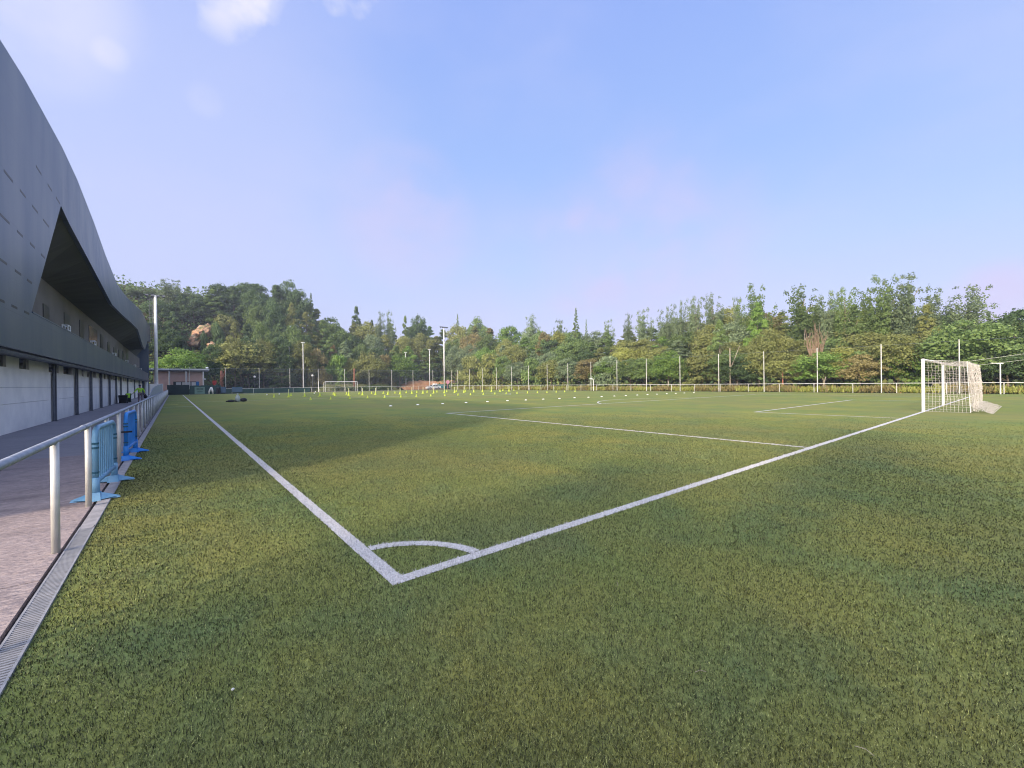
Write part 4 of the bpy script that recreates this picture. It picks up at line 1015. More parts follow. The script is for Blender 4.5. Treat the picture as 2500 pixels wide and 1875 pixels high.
# ------------------------------------------------------------ cars, skip, shed beyond the far right end
def car(px, Y, L_=4.3, label='', body=M['car_white'], rz=0):
    x = on_y(px, 945, Y).x; root = empty('parked_car', (x, Y, 0), rz); tag(root, label, 'car')
    prof = [(-.50, .30), (-.50, .72), (-.44, .86), (-.22, .95), (-.10, 1.38), (.02, 1.46), (.22, 1.44), (.36, 1.05), (.48, .95), (.50, .60), (.50, .30)]
    b = MB(); vs = []
    for s, k in ((-.84, 1), (.84, 1)):
        for (u, z) in prof: vs.append((u*L_, s*(1 if z < 1.0 else .84), z))
    n_ = len(prof); b.add(vs, [tuple(range(n_)), tuple(reversed(range(n_, 2*n_)))]+[(i, (i+1) % n_, n_+(i+1) % n_, n_+i) if False else (n_+i, n_+(i+1) % n_, (i+1) % n_, i) for i in range(n_)])
    b.build('body', body, root, bevel=.03)
    for s in (-1, 1):
        w = MB(); y = s*.80
        for q in (((-.19, .98), (-.095, 1.34), (.055, 1.38), (.055, .98)), ((.08, .98), (.08, 1.38), (.20, 1.36), (.31, 1.04))):
            pts = [(u*L_, s*(.86 if z < 1.1 else .745)+s*.004, z) for u, z in q]
            w.add(pts, [(0, 1, 2, 3)])
        w.build('side_window', M['glass_dark'], root)
        for u in (-.31, .30):
            t = MB(); t.tube([(u*L_, s*.66, .31), (u*L_, s*.86, .31)], .31, 18); o = t.build('wheel', M['tyre'], root)
            t = MB(); t.tube([(u*L_, s*.855, .31), (u*L_, s*.872, .31)], .18, 14); t.build('rim', M['galv'], o)
    w = MB(); w.quad((-.215*L_, -.66, .985), (-.105*L_, -.60, 1.36), (-.105*L_, .60, 1.36), (-.215*L_, .66, .985)); o = w.build('windscreen', M['glass_dark'], root); o.location = (-.012, 0, .012)
    for s in (-1, 1):
        h = MB(); h.box(-.506*L_, -.49*L_, s*.62-.16, s*.62+.16, .62, .76); h.build('headlight', M['lampglow'], root, bevel=.02)
    return root
car(1058, 110.0, 4.4, 'pale grey-white car parked behind the far fence beside the slim mast')
w = MB(); w.box(-.5, .5, -.5, .5, 0, .28); o = w.build('roof_sign', M['tarp'], bevel=.05); o.location = (on_y(1062, 945, 110).x, 110, 1.47); tag(o, 'white box carried on the roof of the pale parked car', 'box')
w = MB(); w.add([(-2.6, -1, .25), (2.4, -1, .25), (2.4, 1, .25), (-2.6, 1, .25), (-3.1, -1.1, 1.5), (3.0, -1.1, 1.5), (3.0, 1.1, 1.5), (-3.1, 1.1, 1.5)], [(3,2,1,0),(4,5,6,7),(0,1,5,4),(1,2,6,5),(2,3,7,6),(3,0,4,7)])
o = w.build('waste_skip', M['teal'], bevel=.03); o.location = (on_y(1088, 945, 111.5).x, 113.4, 0); tag(o, 'teal metal skip standing behind the foot of the slim mast', 'skip')
root = empty('timber_shelter', (on_y(1127, 945, 111).x, 111.5, 0)); tag(root, 'low dark brown timber shelter right of the teal skip', 'shelter')
w = MB()
for x in (-2.6, 0, 2.6):
    for y in (-1.2, 1.2): w.box(x-.09, x+.09, y-.09, y+.09, 0, 2.1)
w.build('post', M['brown'], root)
w = MB(); w.add([(-3.1, -1.6, 2.0), (3.1, -1.6, 2.0), (3.1, 1.6, 2.0), (-3.1, 1.6, 2.0), (-2.4, 0, 2.75), (2.4, 0, 2.75)], [(3,2,1,0), (0,1,5,4), (2,3,4,5), (1,2,5), (3,0,4)]); w.build('roof', M['brown'], root)
w = MB(); w.box(-2.5, 2.5, .9, 1.1, .1, 1.7); w.build('back_wall', M['brown'], root)
w = MB(); w.tube([(0, 0, 0), (0, 0, 2.2)], .05, 8); w.tube([(-.01, -.05, 2.2), (-.01, .0, 2.2)], .6, 20); o = w.build('round_sign', M['pinksign']); o.location = (pm2.x+.4, 110.6, 0); tag(o, 'round pinkish sign at the foot of the slim mast', 'sign')
# low orange earth bank behind the cars
def bank(name, pa, pb, Y, h, m, dep=6, bump=.25, seed=1):
    xa, xb = on_y(pa, 940, Y).x, on_y(pb, 940, Y).x; rnd = random.Random(seed); n_ = 30; V = []; F = []
    rows = [(0, 0), (.8, .55), (2.2, .9), (dep, 1.0), (dep+4, .6)]
    for i in range(n_+1):
        u = i/n_; e = min(1, min(u, 1-u)*7)
        for k, (dy, f) in enumerate(rows):
            V.append((xa+(xb-xa)*u+rnd.uniform(-.3, .3), Y+dy+rnd.uniform(-.2, .2), -.05+h*f*e*(1+rnd.uniform(-bump, bump)*.5)+terrain((xa+xb)/2, Y+dy)*(1 if k else 0)))
    for i in range(n_):
        for k in range(4): a = i*5+k; F.append((a, a+5, a+6, a+1))
    o = link(name, npmesh(name, np.array(V), np.array(F), m, smooth=True)); tag(o, kind='structure')
bank('earth_bank', 985, 1215, 117, 2.1, M['earth'], seed=2)
bank('grass_bank', 770, 985, 116, 1.9, M['field'], seed=5)
bank('grass_bank', 520, 770, 122, 1.4, M['slope'], seed=8)

# rock faces on the hill
def rock(label, pts, Y, seed, th=.7):
    """outline in picture points laid on the hillside at distance Y, with broken relief"""
    P = [on_y(x, y, Y) for x, y in pts]; cx_ = sum(p.x for p in P)/len(P); cz_ = sum(p.z for p in P)/len(P)
    rnd = random.Random(seed); V = []; F = []; R_ = 6; n_ = 28
    def outl(t):
        k = t*len(P); i = int(k) % len(P); f = k-int(k); return P[i].lerp(P[(i+1) % len(P)], f)
    for r_ in range(R_+1):
        for k in range(n_):
            o = outl(k/n_); f = r_/R_
            V.append((cx_+(o.x-cx_)*f+rnd.uniform(-.3, .3), Y-th*(1-f)+(o.z-cz_)*.6*f+rnd.uniform(-.35, .35)+(1.5 if r_ == R_ else 0), cz_+(o.z-cz_)*f*(1+rnd.uniform(-.16, .16)*(r_ > 3))+rnd.uniform(-.25, .25)))
    for r_ in range(R_):
        for k in range(n_):
            k2 = (k+1) % n_; F.append((r_*n_+k, r_*n_+k2, (r_+1)*n_+k2, (r_+1)*n_+k))
    o = link('rock_face', npmesh('rock_face', np.array(V), np.array(F), M['rock'])); tag(o, label, 'rock', 'orange rock faces on the hill', 'structure')
rock('large orange rock face high on the wooded hill', [(446, 842), (466, 815), (486, 792), (508, 786), (519, 794), (516, 812), (500, 828), (484, 846), (462, 850)], 146, 1)
rock('small pinkish rock face below the large one', [(508, 858), (506, 838), (520, 832), (532, 845), (528, 860), (516, 868)], 140, 2)
rock('narrow grey rock streak in the dark trees of the hill', [(570, 800), (578, 795), (596, 812), (598, 830), (588, 826)], 150, 3)

# ------------------------------------------------------------ trees
def crown(kind, seed, n_leaf, h, w):
    """leaf faces spread over many small clumps; returns V (n*4,3), F"""
    rng = np.random.default_rng(seed)
    puffs = []
    if kind == 'broad':
        k = 80
        for i in range(k):
            a = rng.uniform(0, 2*np.pi); t = rng.uniform(0, 1)**.7; ph = rng.uniform(-.25, 1.0)
            rr = w/2*np.sqrt(max(.02, 1-ph*ph))*rng.uniform(.55, .98) if ph > 0 else w/2*rng.uniform(.55, .95)*(1+ph*.6)
            puffs.append((rr*np.cos(a), rr*np.sin(a), h*.34+ph*h*.58, rng.uniform(.07, .15)*w))
        for i in range(12): puffs.append((rng.normal(0, .16*w), rng.normal(0, .16*w), h*rng.uniform(.3, .7), .22*w))
    elif kind == 'tall':
        k = 85
        for i in range(k):
            t = rng.uniform(0, 1); a = rng.uniform(0, 2*np.pi); rr = w/2*(1-t**1.8)*(.5+.5*min(1, t*4))*rng.uniform(.35, 1)
            puffs.append((rr*np.cos(a), rr*np.sin(a), h*(.08+.9*t), w*rng.uniform(.07, .14)*(1.15-.5*t)))
    elif kind == 'airy':                        # upright sprays with sky between them
        for i in range(26):
            a = rng.uniform(0, 2*np.pi); top = rng.uniform(.50, 1.0)**.8; out = rng.uniform(.10, 1.0)*w/2*(1.5-top*.78)
            for j in range(7):
                t = .30+.70*j/6; z = h*top*t
                q = t**1.1
                puffs.append((out*q*np.cos(a)+rng.normal(0, .02*w), out*q*np.sin(a)+rng.normal(0, .02*w), z, w*(.118-.055*t)*rng.uniform(.8, 1.3)))
    elif kind == 'spire':
        for i in range(52):
            t = (i+.5)/52; a = i*2.4; rr = w/2*(1-t)**.85*rng.uniform(.4, 1)
            puffs.append((rr*np.cos(a), rr*np.sin(a), h*(.05+.95*t), w*(.17*(1-t)+.045)))
    elif kind == 'pine':                        # flat-topped layered boughs
        for i in range(26):
            t = rng.uniform(.35, 1); a = rng.uniform(0, 2*np.pi); rr = w/2*rng.uniform(.1, 1)*(1.15-.45*t)
            for j in range(2): puffs.append((rr*np.cos(a)+rng.normal(0, .05*w), rr*np.sin(a)+rng.normal(0, .05*w), h*t-.12*rr, w*rng.uniform(.09, .15)))
    elif kind == 'bush':
        for i in range(40):
            a = rng.uniform(0, 2*np.pi); ph = rng.uniform(0, 1); rr = w/2*np.sqrt(1-ph*ph*.9)*rng.uniform(.3, 1)
            puffs.append((rr*np.cos(a), rr*np.sin(a), h*(.08+.85*ph), w*rng.uniform(.11, .19)))
    puffs = np.array(puffs); k = len(puffs)
    pr = puffs[:, 3]**2; idx = rng.choice(k, n_leaf, p=pr/pr.sum())
    d = rng.normal(size=(n_leaf, 3)); d /= np.linalg.norm(d, axis=1)[:, None]
    up = d[:, 2] < -.3; d[up, 2] *= -rng.uniform(.2, 1, up.sum())
    rad = puffs[idx, 3]*rng.uniform(.55, 1.12, n_leaf)
    flat = np.array([1, 1, .55 if kind == 'pine' else .9 if kind == 'broad' else (1.5 if kind == 'airy' else .8)])
    P = puffs[idx, :3]+d*rad[:, None]*flat
    P[:, 2] = np.maximum(P[:, 2], .02*h)
    nrm = d+rng.normal(0, .55, (n_leaf, 3)); nrm[:, 2] += .1; nrm /= np.linalg.norm(nrm, axis=1)[:, None]
    a = np.cross(nrm, rng.normal(size=(n_leaf, 3))); a /= np.linalg.norm(a, axis=1)[:, None]; b = np.cross(nrm, a)
    s = rng.uniform(.10, .21, n_leaf)*(1 if kind != 'airy' else .8); s = s[:, None]
    asp = rng.uniform(.55, 1.0, n_leaf)[:, None]
    Q = np.stack([P-a*s, P-b*s*asp, P+a*s, P+b*s*asp], 1)
    return Q.reshape(-1, 3), np.arange(n_leaf*4).reshape(-1, 4)
NOM = {'broad': (9, 9), 'tall': (13, 7.5), 'airy': (12, 7.5), 'spire': (12, 4.5), 'pine': (10, 9), 'bush': (4.5, 6)}
CROWNS = {}
def crown_mesh(kind, var, colr):
    key = (kind, var, colr)
    if key not in CROWNS:
        h, w = NOM[kind]; nl = {'broad': 9500, 'tall': 9500, 'airy': 10500, 'spire': 3800, 'pine': 6500, 'bush': 5000}[kind]
        bk = (kind, var)
        if bk not in CROWNS: CROWNS[bk] = crown(kind, 100+var*17+len(kind), nl, h, w)
        V, F = CROWNS[bk]
        CROWNS[key] = npmesh('crown', V, F, LEAF[colr])
    return CROWNS[key]
TRUNKS = {}
def trunk_mesh(kind, var, m):
    key = (kind, var, m)
    if key not in TRUNKS:
        h, w = NOM[kind]; rnd = random.Random(var*7+len(kind)); mb = MB(); r = .035*w*.7 if kind != 'bush' else .05
        pts = []; x = y = 0
        for i in range(6):
            pts.append((x, y, h*(.80 if kind != 'broad' else .7)*i/5)); x += rnd.uniform(-.14, .14)*w*.15; y += rnd.uniform(-.14, .14)*w*.15
        mb.tube(pts, [r*1.25, r, r*.8, r*.6, r*.4, r*.2], 8)
        for i in range(9 if kind != 'spire' else 3):
            b = pts[1+i % 4]; a = rnd.uniform(0, 2*math.pi); o = w*(.26 if kind in ('airy', 'tall') else .36)*rnd.uniform(.5, 1); up_ = h*rnd.uniform(.08, .16)*(1.2 if kind == 'airy' else 1)
            mb.tube([b, (b[0]+o*.5*math.cos(a), b[1]+o*.5*math.sin(a), b[2]+up_*.65), (b[0]+o*math.cos(a), b[1]+o*math.sin(a), b[2]+up_*1.2)], [r*.5, r*.33, r*.12], 5)
        TRUNKS[key] = mb.mesh('trunk', M[m], True)
    return TRUNKS[key]
NT = [0]
def put_tree(pos, kind, colr, height, width, label, group=None, bark='bark', seed=None, name=None):
    NT[0] += 1; rnd = random.Random(seed if seed is not None else NT[0]*13); var = rnd.randrange(3)
    h, w = NOM[kind]
    nm = name or {'broad': 'broadleaf_tree', 'tall': 'broadleaf_tree', 'airy': 'poplar_tree', 'spire': 'conifer_tree', 'pine': 'pine_tree', 'bush': 'bush'}[kind]
    root = empty(nm, pos, rnd.uniform(0, 6.28)); root.scale = (width/w, width/w, height/h)
    tag(root, label, 'bush' if kind == 'bush' else 'tree', group)
    lift = {'broad': .16, 'tall': .10, 'airy': .0, 'spire': .04, 'pine': .0, 'bush': 0}[kind]*h
    c = link('crown', crown_mesh(kind, var, colr), root, (0, 0, lift)); c.scale = (1, 1, 1-lift/h)
    link('trunk', trunk_mesh(kind, var, bark), root)
    return root
USED = set()
def uniq(base):
    if base not in USED: USED.add(base); return base
    raise ValueError('label used twice: '+base)
# tall posts seen in the picture, as landmarks: (x in picture, phrase)
LM = []
def proj_x(x, y):
    d = Vector((x, y, 2))-C0; return 1250+FPX*d.dot(rgt)/d.dot(fwd)
for i, (x, y) in enumerate(poles_f): LM.append((proj_x(x, y), f'{ORD[i]} far-end post'))
rp_ = [p for p in poles_r if proj_x(*p) > 0 and (Vector((*p, 2))-C0).dot(fwd) > 0 and proj_x(*p) < 2500 and p[1] < 100]
rp_.sort(key=lambda p: -proj_x(*p))
for i, (x, y) in enumerate(rp_): LM.append((proj_x(x, y), f'{ORD[i]} right-side post'))
LM.sort()
LEFTLM = [(330, 'the end of the stand'), (381, 'the thick floodlight mast'), (425, 'the pavilion roof')]
def place_phrase(px):
    c = min(LM+[(a, b) for a, b in LEFTLM], key=lambda t: abs(t[0]-px)); d = px-c[0]
    nxt = sorted(abs(t[0]-px) for t in LM)
    side = 'behind' if abs(d) < 7 else ('just right of' if d > 0 else 'just left of')
    nm = c[1] if c[1].startswith('the ') else 'the '+c[1]
    return side+' '+nm
def tree_at(px, topy, wpx, kind, colr, row, dist=None, Y=None, X=None, bark='bark', grp='trees behind the fences', desc=None, minh=4.0):
    """a tree whose crown reaches topy at px, on the line Y or X, with a width of wpx picture points"""
    p = on_y(px, topy, Y) if Y else on_x(px, topy, X)
    gz = terrain(p.x, p.y); d = (p-C0).dot(fwd); h = max(minh, p.z-gz)
    wm = wpx*d/FPX*(1.28 if kind == 'airy' else 1)
    lab = f'{desc or colr} {row} {place_phrase(px)}'
    try: uniq(lab)
    except ValueError:
        for extra in ('smaller', 'fuller', 'thinner', 'rounder', 'uneven', 'dense', 'ragged', 'pointed', 'sparse'):
            l2 = extra+' '+lab
            if l2 not in USED: lab = uniq(l2); break
    return put_tree((p.x, p.y, gz-.1), kind, colr, h, wm, lab, grp, bark)

# skyline of the closed wood, picture points
SKY = [(330, 760), (365, 735), (400, 722), (460, 712), (520, 702), (560, 692), (640, 694), (700, 700), (735, 715), (760, 742), (800, 765), (850, 782), (900, 790), (950, 792), (1000, 790), (1060, 796), (1150, 795), (1250, 793), (1350, 803), (1450, 805), (1550, 806), (1600, 800), (1650, 785), (1700, 765), (1760, 757), (1850, 760), (1950, 762), (2050, 750), (2150, 745), (2250, 760), (2320, 775), (2400, 785), (2440, 780), (2500, 757), (2600, 745), (2800, 700)]
rnd = random.Random(77)
PAL_L = ['dark green', 'dark green', 'dark green', 'mid green', 'olive']
PAL_M = ['mid green', 'grey green', 'olive', 'mid green', 'dark green', 'grey green', 'olive', 'mid green', 'grey green', 'olive', 'mid green', 'bright green', 'brownish']
PAL_R = ['olive', 'mid green', 'yellowish', 'olive', 'bright green', 'grey green', 'olive', 'mid green', 'olive', 'bright green', 'olive', 'mid green', 'brownish']
def where(px, k):
    """distance line of row k (0 front .. 3 back)"""
    if px < 1105: return dict(Y=[122, 131, 143, 156][k])
    return dict(X=[67.5, 73.5, 82, 91][k])
rows = [('front-row tree', .40, .52, 62, ('broad', 'bush', 'broad')), ('second-row tree', .60, .70, 66, ('broad', 'tall')), ('third-row tree', .78, .88, 66, ('broad', 'tall', 'broad')), ('skyline tree', .95, 1.04, 70, ('broad', 'tall'))]
for k, (nm, f0, f1, w0, kinds) in enumerate(rows):
    px = 345+k*17
    while px < 2620:
        S = interp(SKY, px); f = rnd.uniform(f0, f1); top = 941-(941-S)*f
        persp = 1.0 if px < 1300 else 1+(px-1300)/1200*1.25
        wp = w0*persp*rnd.uniform(.85, 1.25)
        pal = PAL_L if px < 780 else (PAL_M if px < 1500 else PAL_R)
        colr = rnd.choice(pal)
        kind = rnd.choice(kinds)
        skip = (k == 0 and (px < 520 or 950 < px < 1150)) or (k == 1 and 430 < px < 560) or (k == 2 and 440 < px < 620)
        if k == 1 and px < 430: top = 880
        if not skip: tree_at(px+rnd.uniform(-8, 8), top, wp, kind, colr, nm, **where(px, k))
        px += wp*rnd.uniform(.50, .68)
# trees that stand out in the photograph
SP = [
 # px, top, width, kind, colour, row line, description
 (322, 702, 60, 'airy', 'grey green', dict(Y=165), 'airy pale tree above the roof end'), (366, 706, 36, 'airy', 'grey green', dict(Y=165), 'thin airy tree top'), (412, 685, 62, 'airy', 'grey green', dict(Y=160), 'tall see-through tree'), (460, 698, 44, 'tall', 'grey green', dict(Y=160), 'upright grey-green tree'),
 (545, 692, 95, 'broad', 'dark green', dict(Y=160), 'wide dark domed tree'), (610, 688, 110, 'broad', 'dark green', dict(Y=162), 'widest dark domed tree on the hilltop'), (700, 684, 78, 'broad', 'dark green', dict(Y=158), 'dark round-headed tree at the hill edge'), (759, 716, 34, 'spire', 'mid green', dict(Y=152), 'narrow pointed conifer'), 
 (712, 740, 66, 'tall', 'mid green', dict(Y=146), 'pale upright tree on the slope'), (650, 772, 60, 'tall', 'dark green', dict(Y=146), 'dark upright tree mid-slope'), (722, 790, 70, 'tall', 'grey green', dict(Y=140), 'loose yellow-grey tree'), (548, 776, 72, 'bush', 'olive', dict(Y=149), 'olive bush above the rock faces'),
 (445, 850, 115, 'broad', 'bright green', dict(Y=121), 'sunlit yellow-green tree beside the pavilion'), (590, 826, 150, 'broad', 'olive', dict(Y=124), 'wide sunlit olive tree over the far-end fence'), (690, 800, 110, 'tall', 'grey green', dict(Y=132), 'grey-green tree behind the lamps'), (690, 880, 80, 'tall', 'dark green', dict(Y=119), 'dark drooping tree behind the street lamps'),
 (411, 800, 60, 'broad', 'dark green', dict(Y=140), 'dark tree below the airy ones'), (455, 765, 80, 'broad', 'dark green', dict(Y=165), 'dark tree above the rock'), (400, 760, 70, 'tall', 'dark green', dict(Y=150), 'dark green tree on the near slope'),
 (478, 856, 26, 'bush', 'olive', dict(Y=141), 'small olive bush below the large rock face'), (441, 826, 28, 'bush', 'dark green', dict(Y=143), 'dark bush at the left edge of the rock face'), (498, 812, 18, 'bush', 'dark green', dict(Y=143.5), 'dark tuft growing on the rock face'), (531, 790, 34, 'bush', 'dark green', dict(Y=143), 'dark bush over the rock face edge'), (541, 846, 28, 'bush', 'olive', dict(Y=138), 'olive bush right of the small rock face'),
 (870, 748, 44, 'tall', 'dark green', dict(Y=160), 'dark clumpy tree rising alone'), (908, 779, 26, 'tall', 'dark green', dict(Y=155), 'small dark rounded tree'), (928, 764, 26, 'airy', 'grey green', dict(Y=150), 'pointed thin-topped tree'), (951, 766, 26, 'airy', 'grey green', dict(Y=150), 'slender airy tree'), (989, 771, 30, 'tall', 'mid green', dict(Y=150), 'pointed green tree'), (1023, 766, 52, 'broad', 'dark green', dict(Y=152), 'flat-topped dark tree'),
 (1117, 767, 28, 'spire', 'grey green', dict(Y=150), 'grey pointed conifer right of the slim mast'), (1165, 775, 66, 'broad', 'mid green', dict(Y=150), 'low flat-topped tree'),
 (813, 848, 24, 'bush', 'rusty orange', dict(Y=134), 'rusty orange bush'),
 (905, 870, 90, 'broad', 'olive', dict(Y=120), 'broad tree with a pinkish trunk'), (975, 865, 75, 'broad', 'bright green', dict(Y=121), 'leafy green tree'),
 (1300, 772, 42, 'airy', 'grey green', dict(X=92), 'rounded airy tree'), (1364, 785, 36, 'airy', 'grey green', dict(X=92), 'short airy tree'), (1406, 752, 32, 'spire', 'mid green', dict(X=88), 'tall pointed conifer, highest of the middle skyline'), (1431, 779, 16, 'spire', 'mid green', dict(X=92), 'small thin spire'), (1485, 785, 30, 'airy', 'grey green', dict(X=92), 'sparse little tree top'), (1533, 768, 26, 'airy', 'grey green', dict(X=88), 'slim airy poplar'), (1571, 760, 46, 'airy', 'grey green', dict(X=88), 'twin-topped airy poplar'),
 (1626, 755, 40, 'airy', 'grey green', dict(X=84), 'loose poplar at the start of the tall group'), (1659, 741, 42, 'airy', 'grey green', dict(X=84), 'loose grey poplar'), (1697, 726, 48, 'airy', 'grey green', dict(X=84), 'full grey poplar'), (1738, 722, 56, 'airy', 'grey green', dict(X=84), 'broad grey poplar'), (1797, 726, 28, 'airy', 'grey green', dict(X=84), 'narrow dark poplar'), (1845, 704, 72, 'airy', 'mid green', dict(X=82), 'tall leaning-topped poplar'),
 (1958, 703, 96, 'airy', 'mid green', dict(X=80), 'wide spreading poplar'), (2022, 718, 60, 'airy', 'grey green', dict(X=80), 'pale see-through poplar'), (2062, 704, 64, 'airy', 'mid green', dict(X=80), 'bushy-topped poplar'), (2115, 706, 60, 'airy', 'mid green', dict(X=78), 'green poplar'), (2160, 682, 84, 'airy', 'mid green', dict(X=78), 'tall double-crowned poplar'), (2206, 673, 90, 'airy', 'grey green', dict(X=78), 'tallest poplar, over the near goal side'), (2266, 706, 70, 'airy', 'grey green', dict(X=80), 'thin poplar'), (2366, 701, 92, 'airy', 'grey green', dict(X=80), 'lone see-through poplar'), (2412, 757, 26, 'tall', 'dark green', dict(X=88), 'little dark tree top'),
 (1330, 808, 50, 'broad', 'brownish', dict(X=84), 'reddish-brown crown'), (1365, 806, 50, 'broad', 'yellowish', dict(X=84), 'yellow-green crown'), (1522, 845, 76, 'broad', 'yellowish', dict(X=72), 'bright yellow-green tree'), (1478, 880, 76, 'broad', 'bright green', dict(X=67), 'round bright green tree'), (1632, 855, 86, 'broad', 'bright green', dict(X=66), 'bright green tree on a thin trunk'),
 (1757, 780, 66, 'tall', 'mid green', dict(X=70), 'light green tree with pale forked trunk'), (1850, 735, 76, 'tall', 'bright green', dict(X=78), 'bright pointed green tree'), (1880, 800, 100, 'broad', 'olive', dict(X=68), 'large olive tree'), (1962, 745, 66, 'tall', 'mid green', dict(X=77), 'green-yellow tree'),
 (2010, 855, 140, 'broad', 'bright green', dict(X=65.5), 'wide low bright green tree'), (2085, 740, 84, 'tall', 'mid green', dict(X=74), 'tall mid-green tree'), (2190, 812, 130, 'broad', 'olive', dict(X=67), 'broad golden-olive tree'), (2262, 742, 76, 'tall', 'olive', dict(X=76), 'olive tree on a bare trunk'),
 (2370, 775, 190, 'broad', 'mid green', dict(X=66), 'huge bright green tree behind the near goal net'), (2485, 752, 130, 'broad', 'dark green', dict(X=70), 'dark green tree at the right edge'), (2460, 850, 110, 'broad', 'dark green', dict(X=64.5), 'low dark tree at the right edge'), (2100, 862, 100, 'broad', 'brownish', dict(X=64.8), 'brown-tinged bushy tree'), (1800, 868, 90, 'broad', 'dark green', dict(X=65), 'dark bushy tree'),
]
for px, top, wp, kind, colr, wh, desc in SP:
    tree_at(px, top, wp, kind, colr, '', desc=desc, bark='bark_pale' if kind in ('airy', 'tall') else 'bark', minh=3.0, grp='distinct trees of the wood', **wh)
# bare brown branches in the wood
def dead(px, y0, y1, wpx, X):
    a = on_x(px, y0, X); b = on_x(px, y1, X); wm = wpx*(a-C0).dot(fwd)/FPX; h = b.z-a.z; rnd = random.Random(9)
    gz = terrain(a.x, a.y)
    root = empty('dead_tree', (a.x, a.y, gz)); tag(root, 'leafless tree with many upright brown stems among the green crowns', 'tree')
    t = MB()
    t.tube([(0, 0, 0), (0, 0, a.z-gz+.4)], [.22, .16], 8); t.build('trunk', M['deadwood'], root)
    t = MB()
    for i in range(30):
        x = (i/29-.5)*wm*.9; x0 = x*.35; z0 = a.z-gz+rnd.uniform(-.3, .4); hh = h*rnd.uniform(.6, 1.0)*(1-.35*abs(x/wm)*2)
        pts = [(0, x0*1.6, z0-.6), (rnd.uniform(-.2, .2), x*.75+rnd.uniform(-.25, .25), z0+hh*.25), (rnd.uniform(-.4, .4), x*.9+rnd.uniform(-.2, .2), z0+hh*.6), (rnd.uniform(-.4, .4), x+rnd.uniform(-.2, .2), z0+hh)]
        t.tube(pts, [.055, .045, .03, .015], 5)
    t.build('branches', M['deadwood'], root)
dead(1992, 858, 782, 50, 68.2)
def bare_trunk(px, y0, y1, Y, X, label, m, r=.16, fork=True, lean=0):
    a = on_y(px, y0, Y) if Y else on_x(px, y0, X); b = on_y(px, y1, Y) if Y else on_x(px, y1, X); gz = terrain(a.x, a.y); h = b.z-gz
    t = MB(); t.tube([(0, 0, 0), (lean*.3, lean*.3, h*.5), (lean, lean, h)], [r, r*.8, r*.5], 8)
    if fork: t.tube([(lean*.3, lean*.3, h*.5), (lean*.3+.35, -.5, h*.75), (.7, -1.1, h*1.05)], [r*.6, r*.45, r*.25], 6)
    o = t.build('tree_trunk', M[m], smooth=True); o.location = (a.x, a.y, gz); tag(o, label, 'tree trunk')
bare_trunk(541, 938, 905, 114.5, None, 'reddish tree trunk behind the green storage box', 'bark_red', .45)
bare_trunk(865, 932, 900, 115, None, 'pinkish bare tree trunk above the far goal', 'bark_red', .30, False)
bare_trunk(1783, 952, 850, None, 63.6, 'pale slender forked trunk behind the right-hand rail fence', 'bark_pale', .13)
bare_trunk(1632, 955, 930, None, 63.4, 'short pale trunk under the bright green tree', 'bark_pale', .11, False)
bare_trunk(2008, 955, 920, None, 63.4, 'pale leaning trunk, left of a pair by the right-hand fence', 'bark_pale', .10, False, -.5)
bare_trunk(2016, 955, 920, None, 63.4, 'pale leaning trunk, right of a pair by the right-hand fence', 'bark_pale', .10, False, .5)
bare_trunk(1911, 945, 905, None, 65, 'straight orange-brown trunk in the dark gap of the wood', 'bark_red', .12, False)

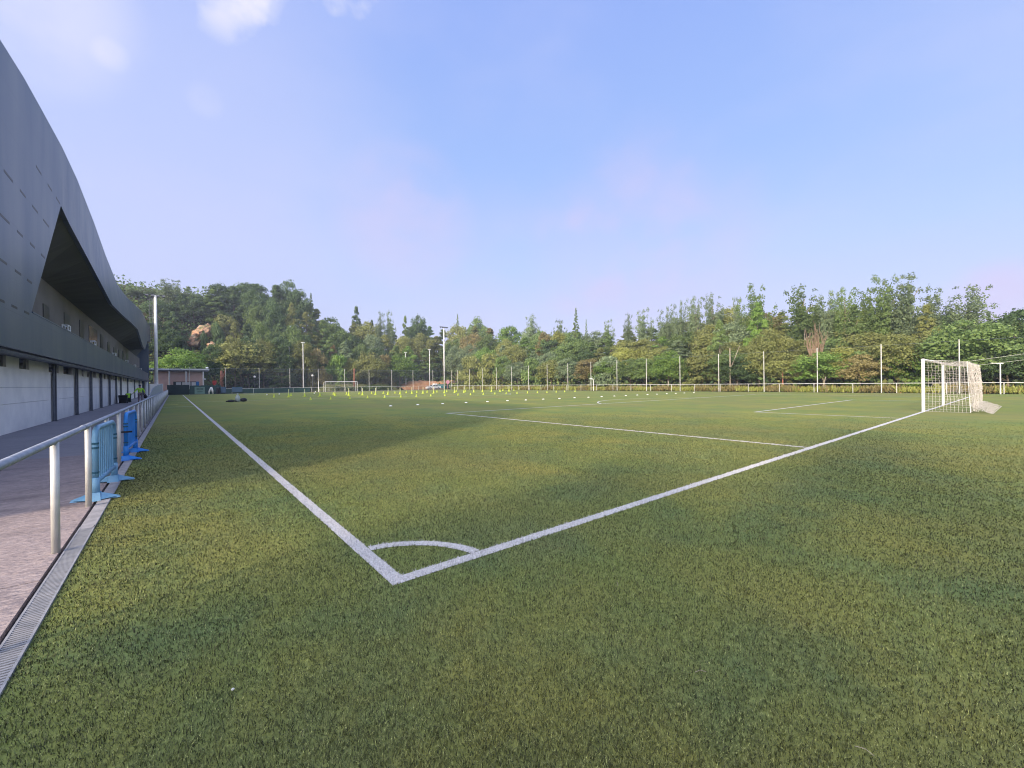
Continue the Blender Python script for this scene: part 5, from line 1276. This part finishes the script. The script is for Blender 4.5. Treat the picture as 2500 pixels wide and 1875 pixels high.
# undergrowth: leaf clumps over the slopes, and tall yellow-green grass and brambles behind the rail
def undergrowth():
    rng = np.random.default_rng(5)
    def scatter(n, xs, ys, zh, s0, s1, name, label, mats, tall=False):
        x = rng.uniform(*xs, n); y = rng.uniform(*ys, n)
        cl = (np.sin(x*.9+np.cos(y*.7)*1.7)+np.sin(y*1.1+x*.3))*.5
        g = np.array([terrain(a, b) for a, b in zip(x, y)])
        z = g+rng.uniform(0, 1, n)*zh*(.65+.35*cl)
        P = np.stack([x, y, z], 1)
        nrm = rng.normal(size=(n, 3)); nrm[:, 2] = np.abs(nrm[:, 2])*(.5 if tall else 1)+.1; nrm /= np.linalg.norm(nrm, axis=1)[:, None]
        a = np.cross(nrm, rng.normal(size=(n, 3))); a /= np.linalg.norm(a, axis=1)[:, None]; b = np.cross(nrm, a)
        s = rng.uniform(s0, s1, n)[:, None]
        if tall: a = np.stack([rng.normal(0, .25, n), rng.normal(0, .25, n), np.ones(n)], 1); Q = np.stack([P-b*s*.25, P+b*s*.25, P+b*s*.1+a*s*2, P-b*s*.1+a*s*2], 1)
        else: Q = np.stack([P-a*s, P-b*s*.8, P+a*s, P+b*s*.8], 1)
        mi = rng.integers(0, len(mats), n) if not tall else (cl > 0).astype(int)
        o = link(name, npmesh(name, Q.reshape(-1, 3), np.arange(n*4).reshape(-1, 4), mats, mi)); tag(o, label, name.replace('_', ' '), kind='stuff')
    scatter(34000, (64.5, 112), (-25, 118), 3.4, .18, .42, 'undergrowth', 'dense dark scrub between the trunks on the right-hand slope', [LEAF['dark green'], LEAF['olive'], LEAF['mid green']])
    scatter(42000, (-70, 115), (122, 172), 4.2, .22, .5, 'undergrowth', 'dense dark scrub under the trees of the far hillside', [LEAF['dark green'], LEAF['dark green'], LEAF['mid green']])
    scatter(26000, (62.3, 64.8), (-20, 104), .55, .12, .30, 'tall_grass', 'tall yellow-green grass and brambles behind the right-hand rail fence', [LEAF['yellowish'], LEAF['brownish']], True)
    scatter(6000, (62.4, 64.6), (-20, 104), .75, .07, .17, 'brambles', 'low leafy brambles behind the right-hand rail fence', [LEAF['bright green'], LEAF['olive'], LEAF['rusty orange']])
    scatter(9000, (32, 48), (112.6, 115.5), 1.5, .12, .28, 'hedge', 'low dark shrubs right of the far goal', [LEAF['dark green'], LEAF['mid green']])
undergrowth()

# trees standing behind the camera, whose shade falls across the near turf
ca, sa = math.cos(SHADOW_AZ), math.sin(SHADOW_AZ)
for i, (u, v, h, w, k, d_) in enumerate(((-11.5, -.55, 7.5, 3.6, 'bush', 'round green'), (-18.0, -.9, 11.0, 4.0, 'broad', 'tall green'), (-12.0, -2.95, 9.5, 1.9, 'bush', 'slim green'), (-17.0, -3.9, 14.0, 1.9, 'bush', 'slim leaning green'), (-22, -5.8, 15.0, 2.6, 'airy', 'airy green'), (-16, -7.6, 12.5, 2.2, 'tall', 'outermost green'), (-25, -1.9, 13.0, 1.6, 'bush', 'distant green'))):
    put_tree((u*ca-v*sa, u*sa+v*ca, 0), k, 'mid green', h, w, f'{d_} tree behind the viewpoint that shades the near turf', 'trees behind the viewpoint')

# ------------------------------------------------------------ thin morning haze
hz = MB(); hz.box(-130, 240, -70, 320, -1.2, 62)
m = bpy.data.materials.new('haze'); m.use_nodes = True; n = m.node_tree.nodes; n.clear()
out = n.new("ShaderNodeOutputMaterial"); pv = n.new("ShaderNodeVolumePrincipled"); pv.inputs["Color"].default_value = (.80, .88, 1.0, 1)
pv.inputs["Density"].default_value = .0006; pv.inputs["Anisotropy"].default_value = .3; m.node_tree.links.new(pv.outputs[0], out.inputs["Volume"])
o = hz.build('haze', m); tag(o, 'thin pale morning haze over the pitch and woods', 'haze', kind='stuff')
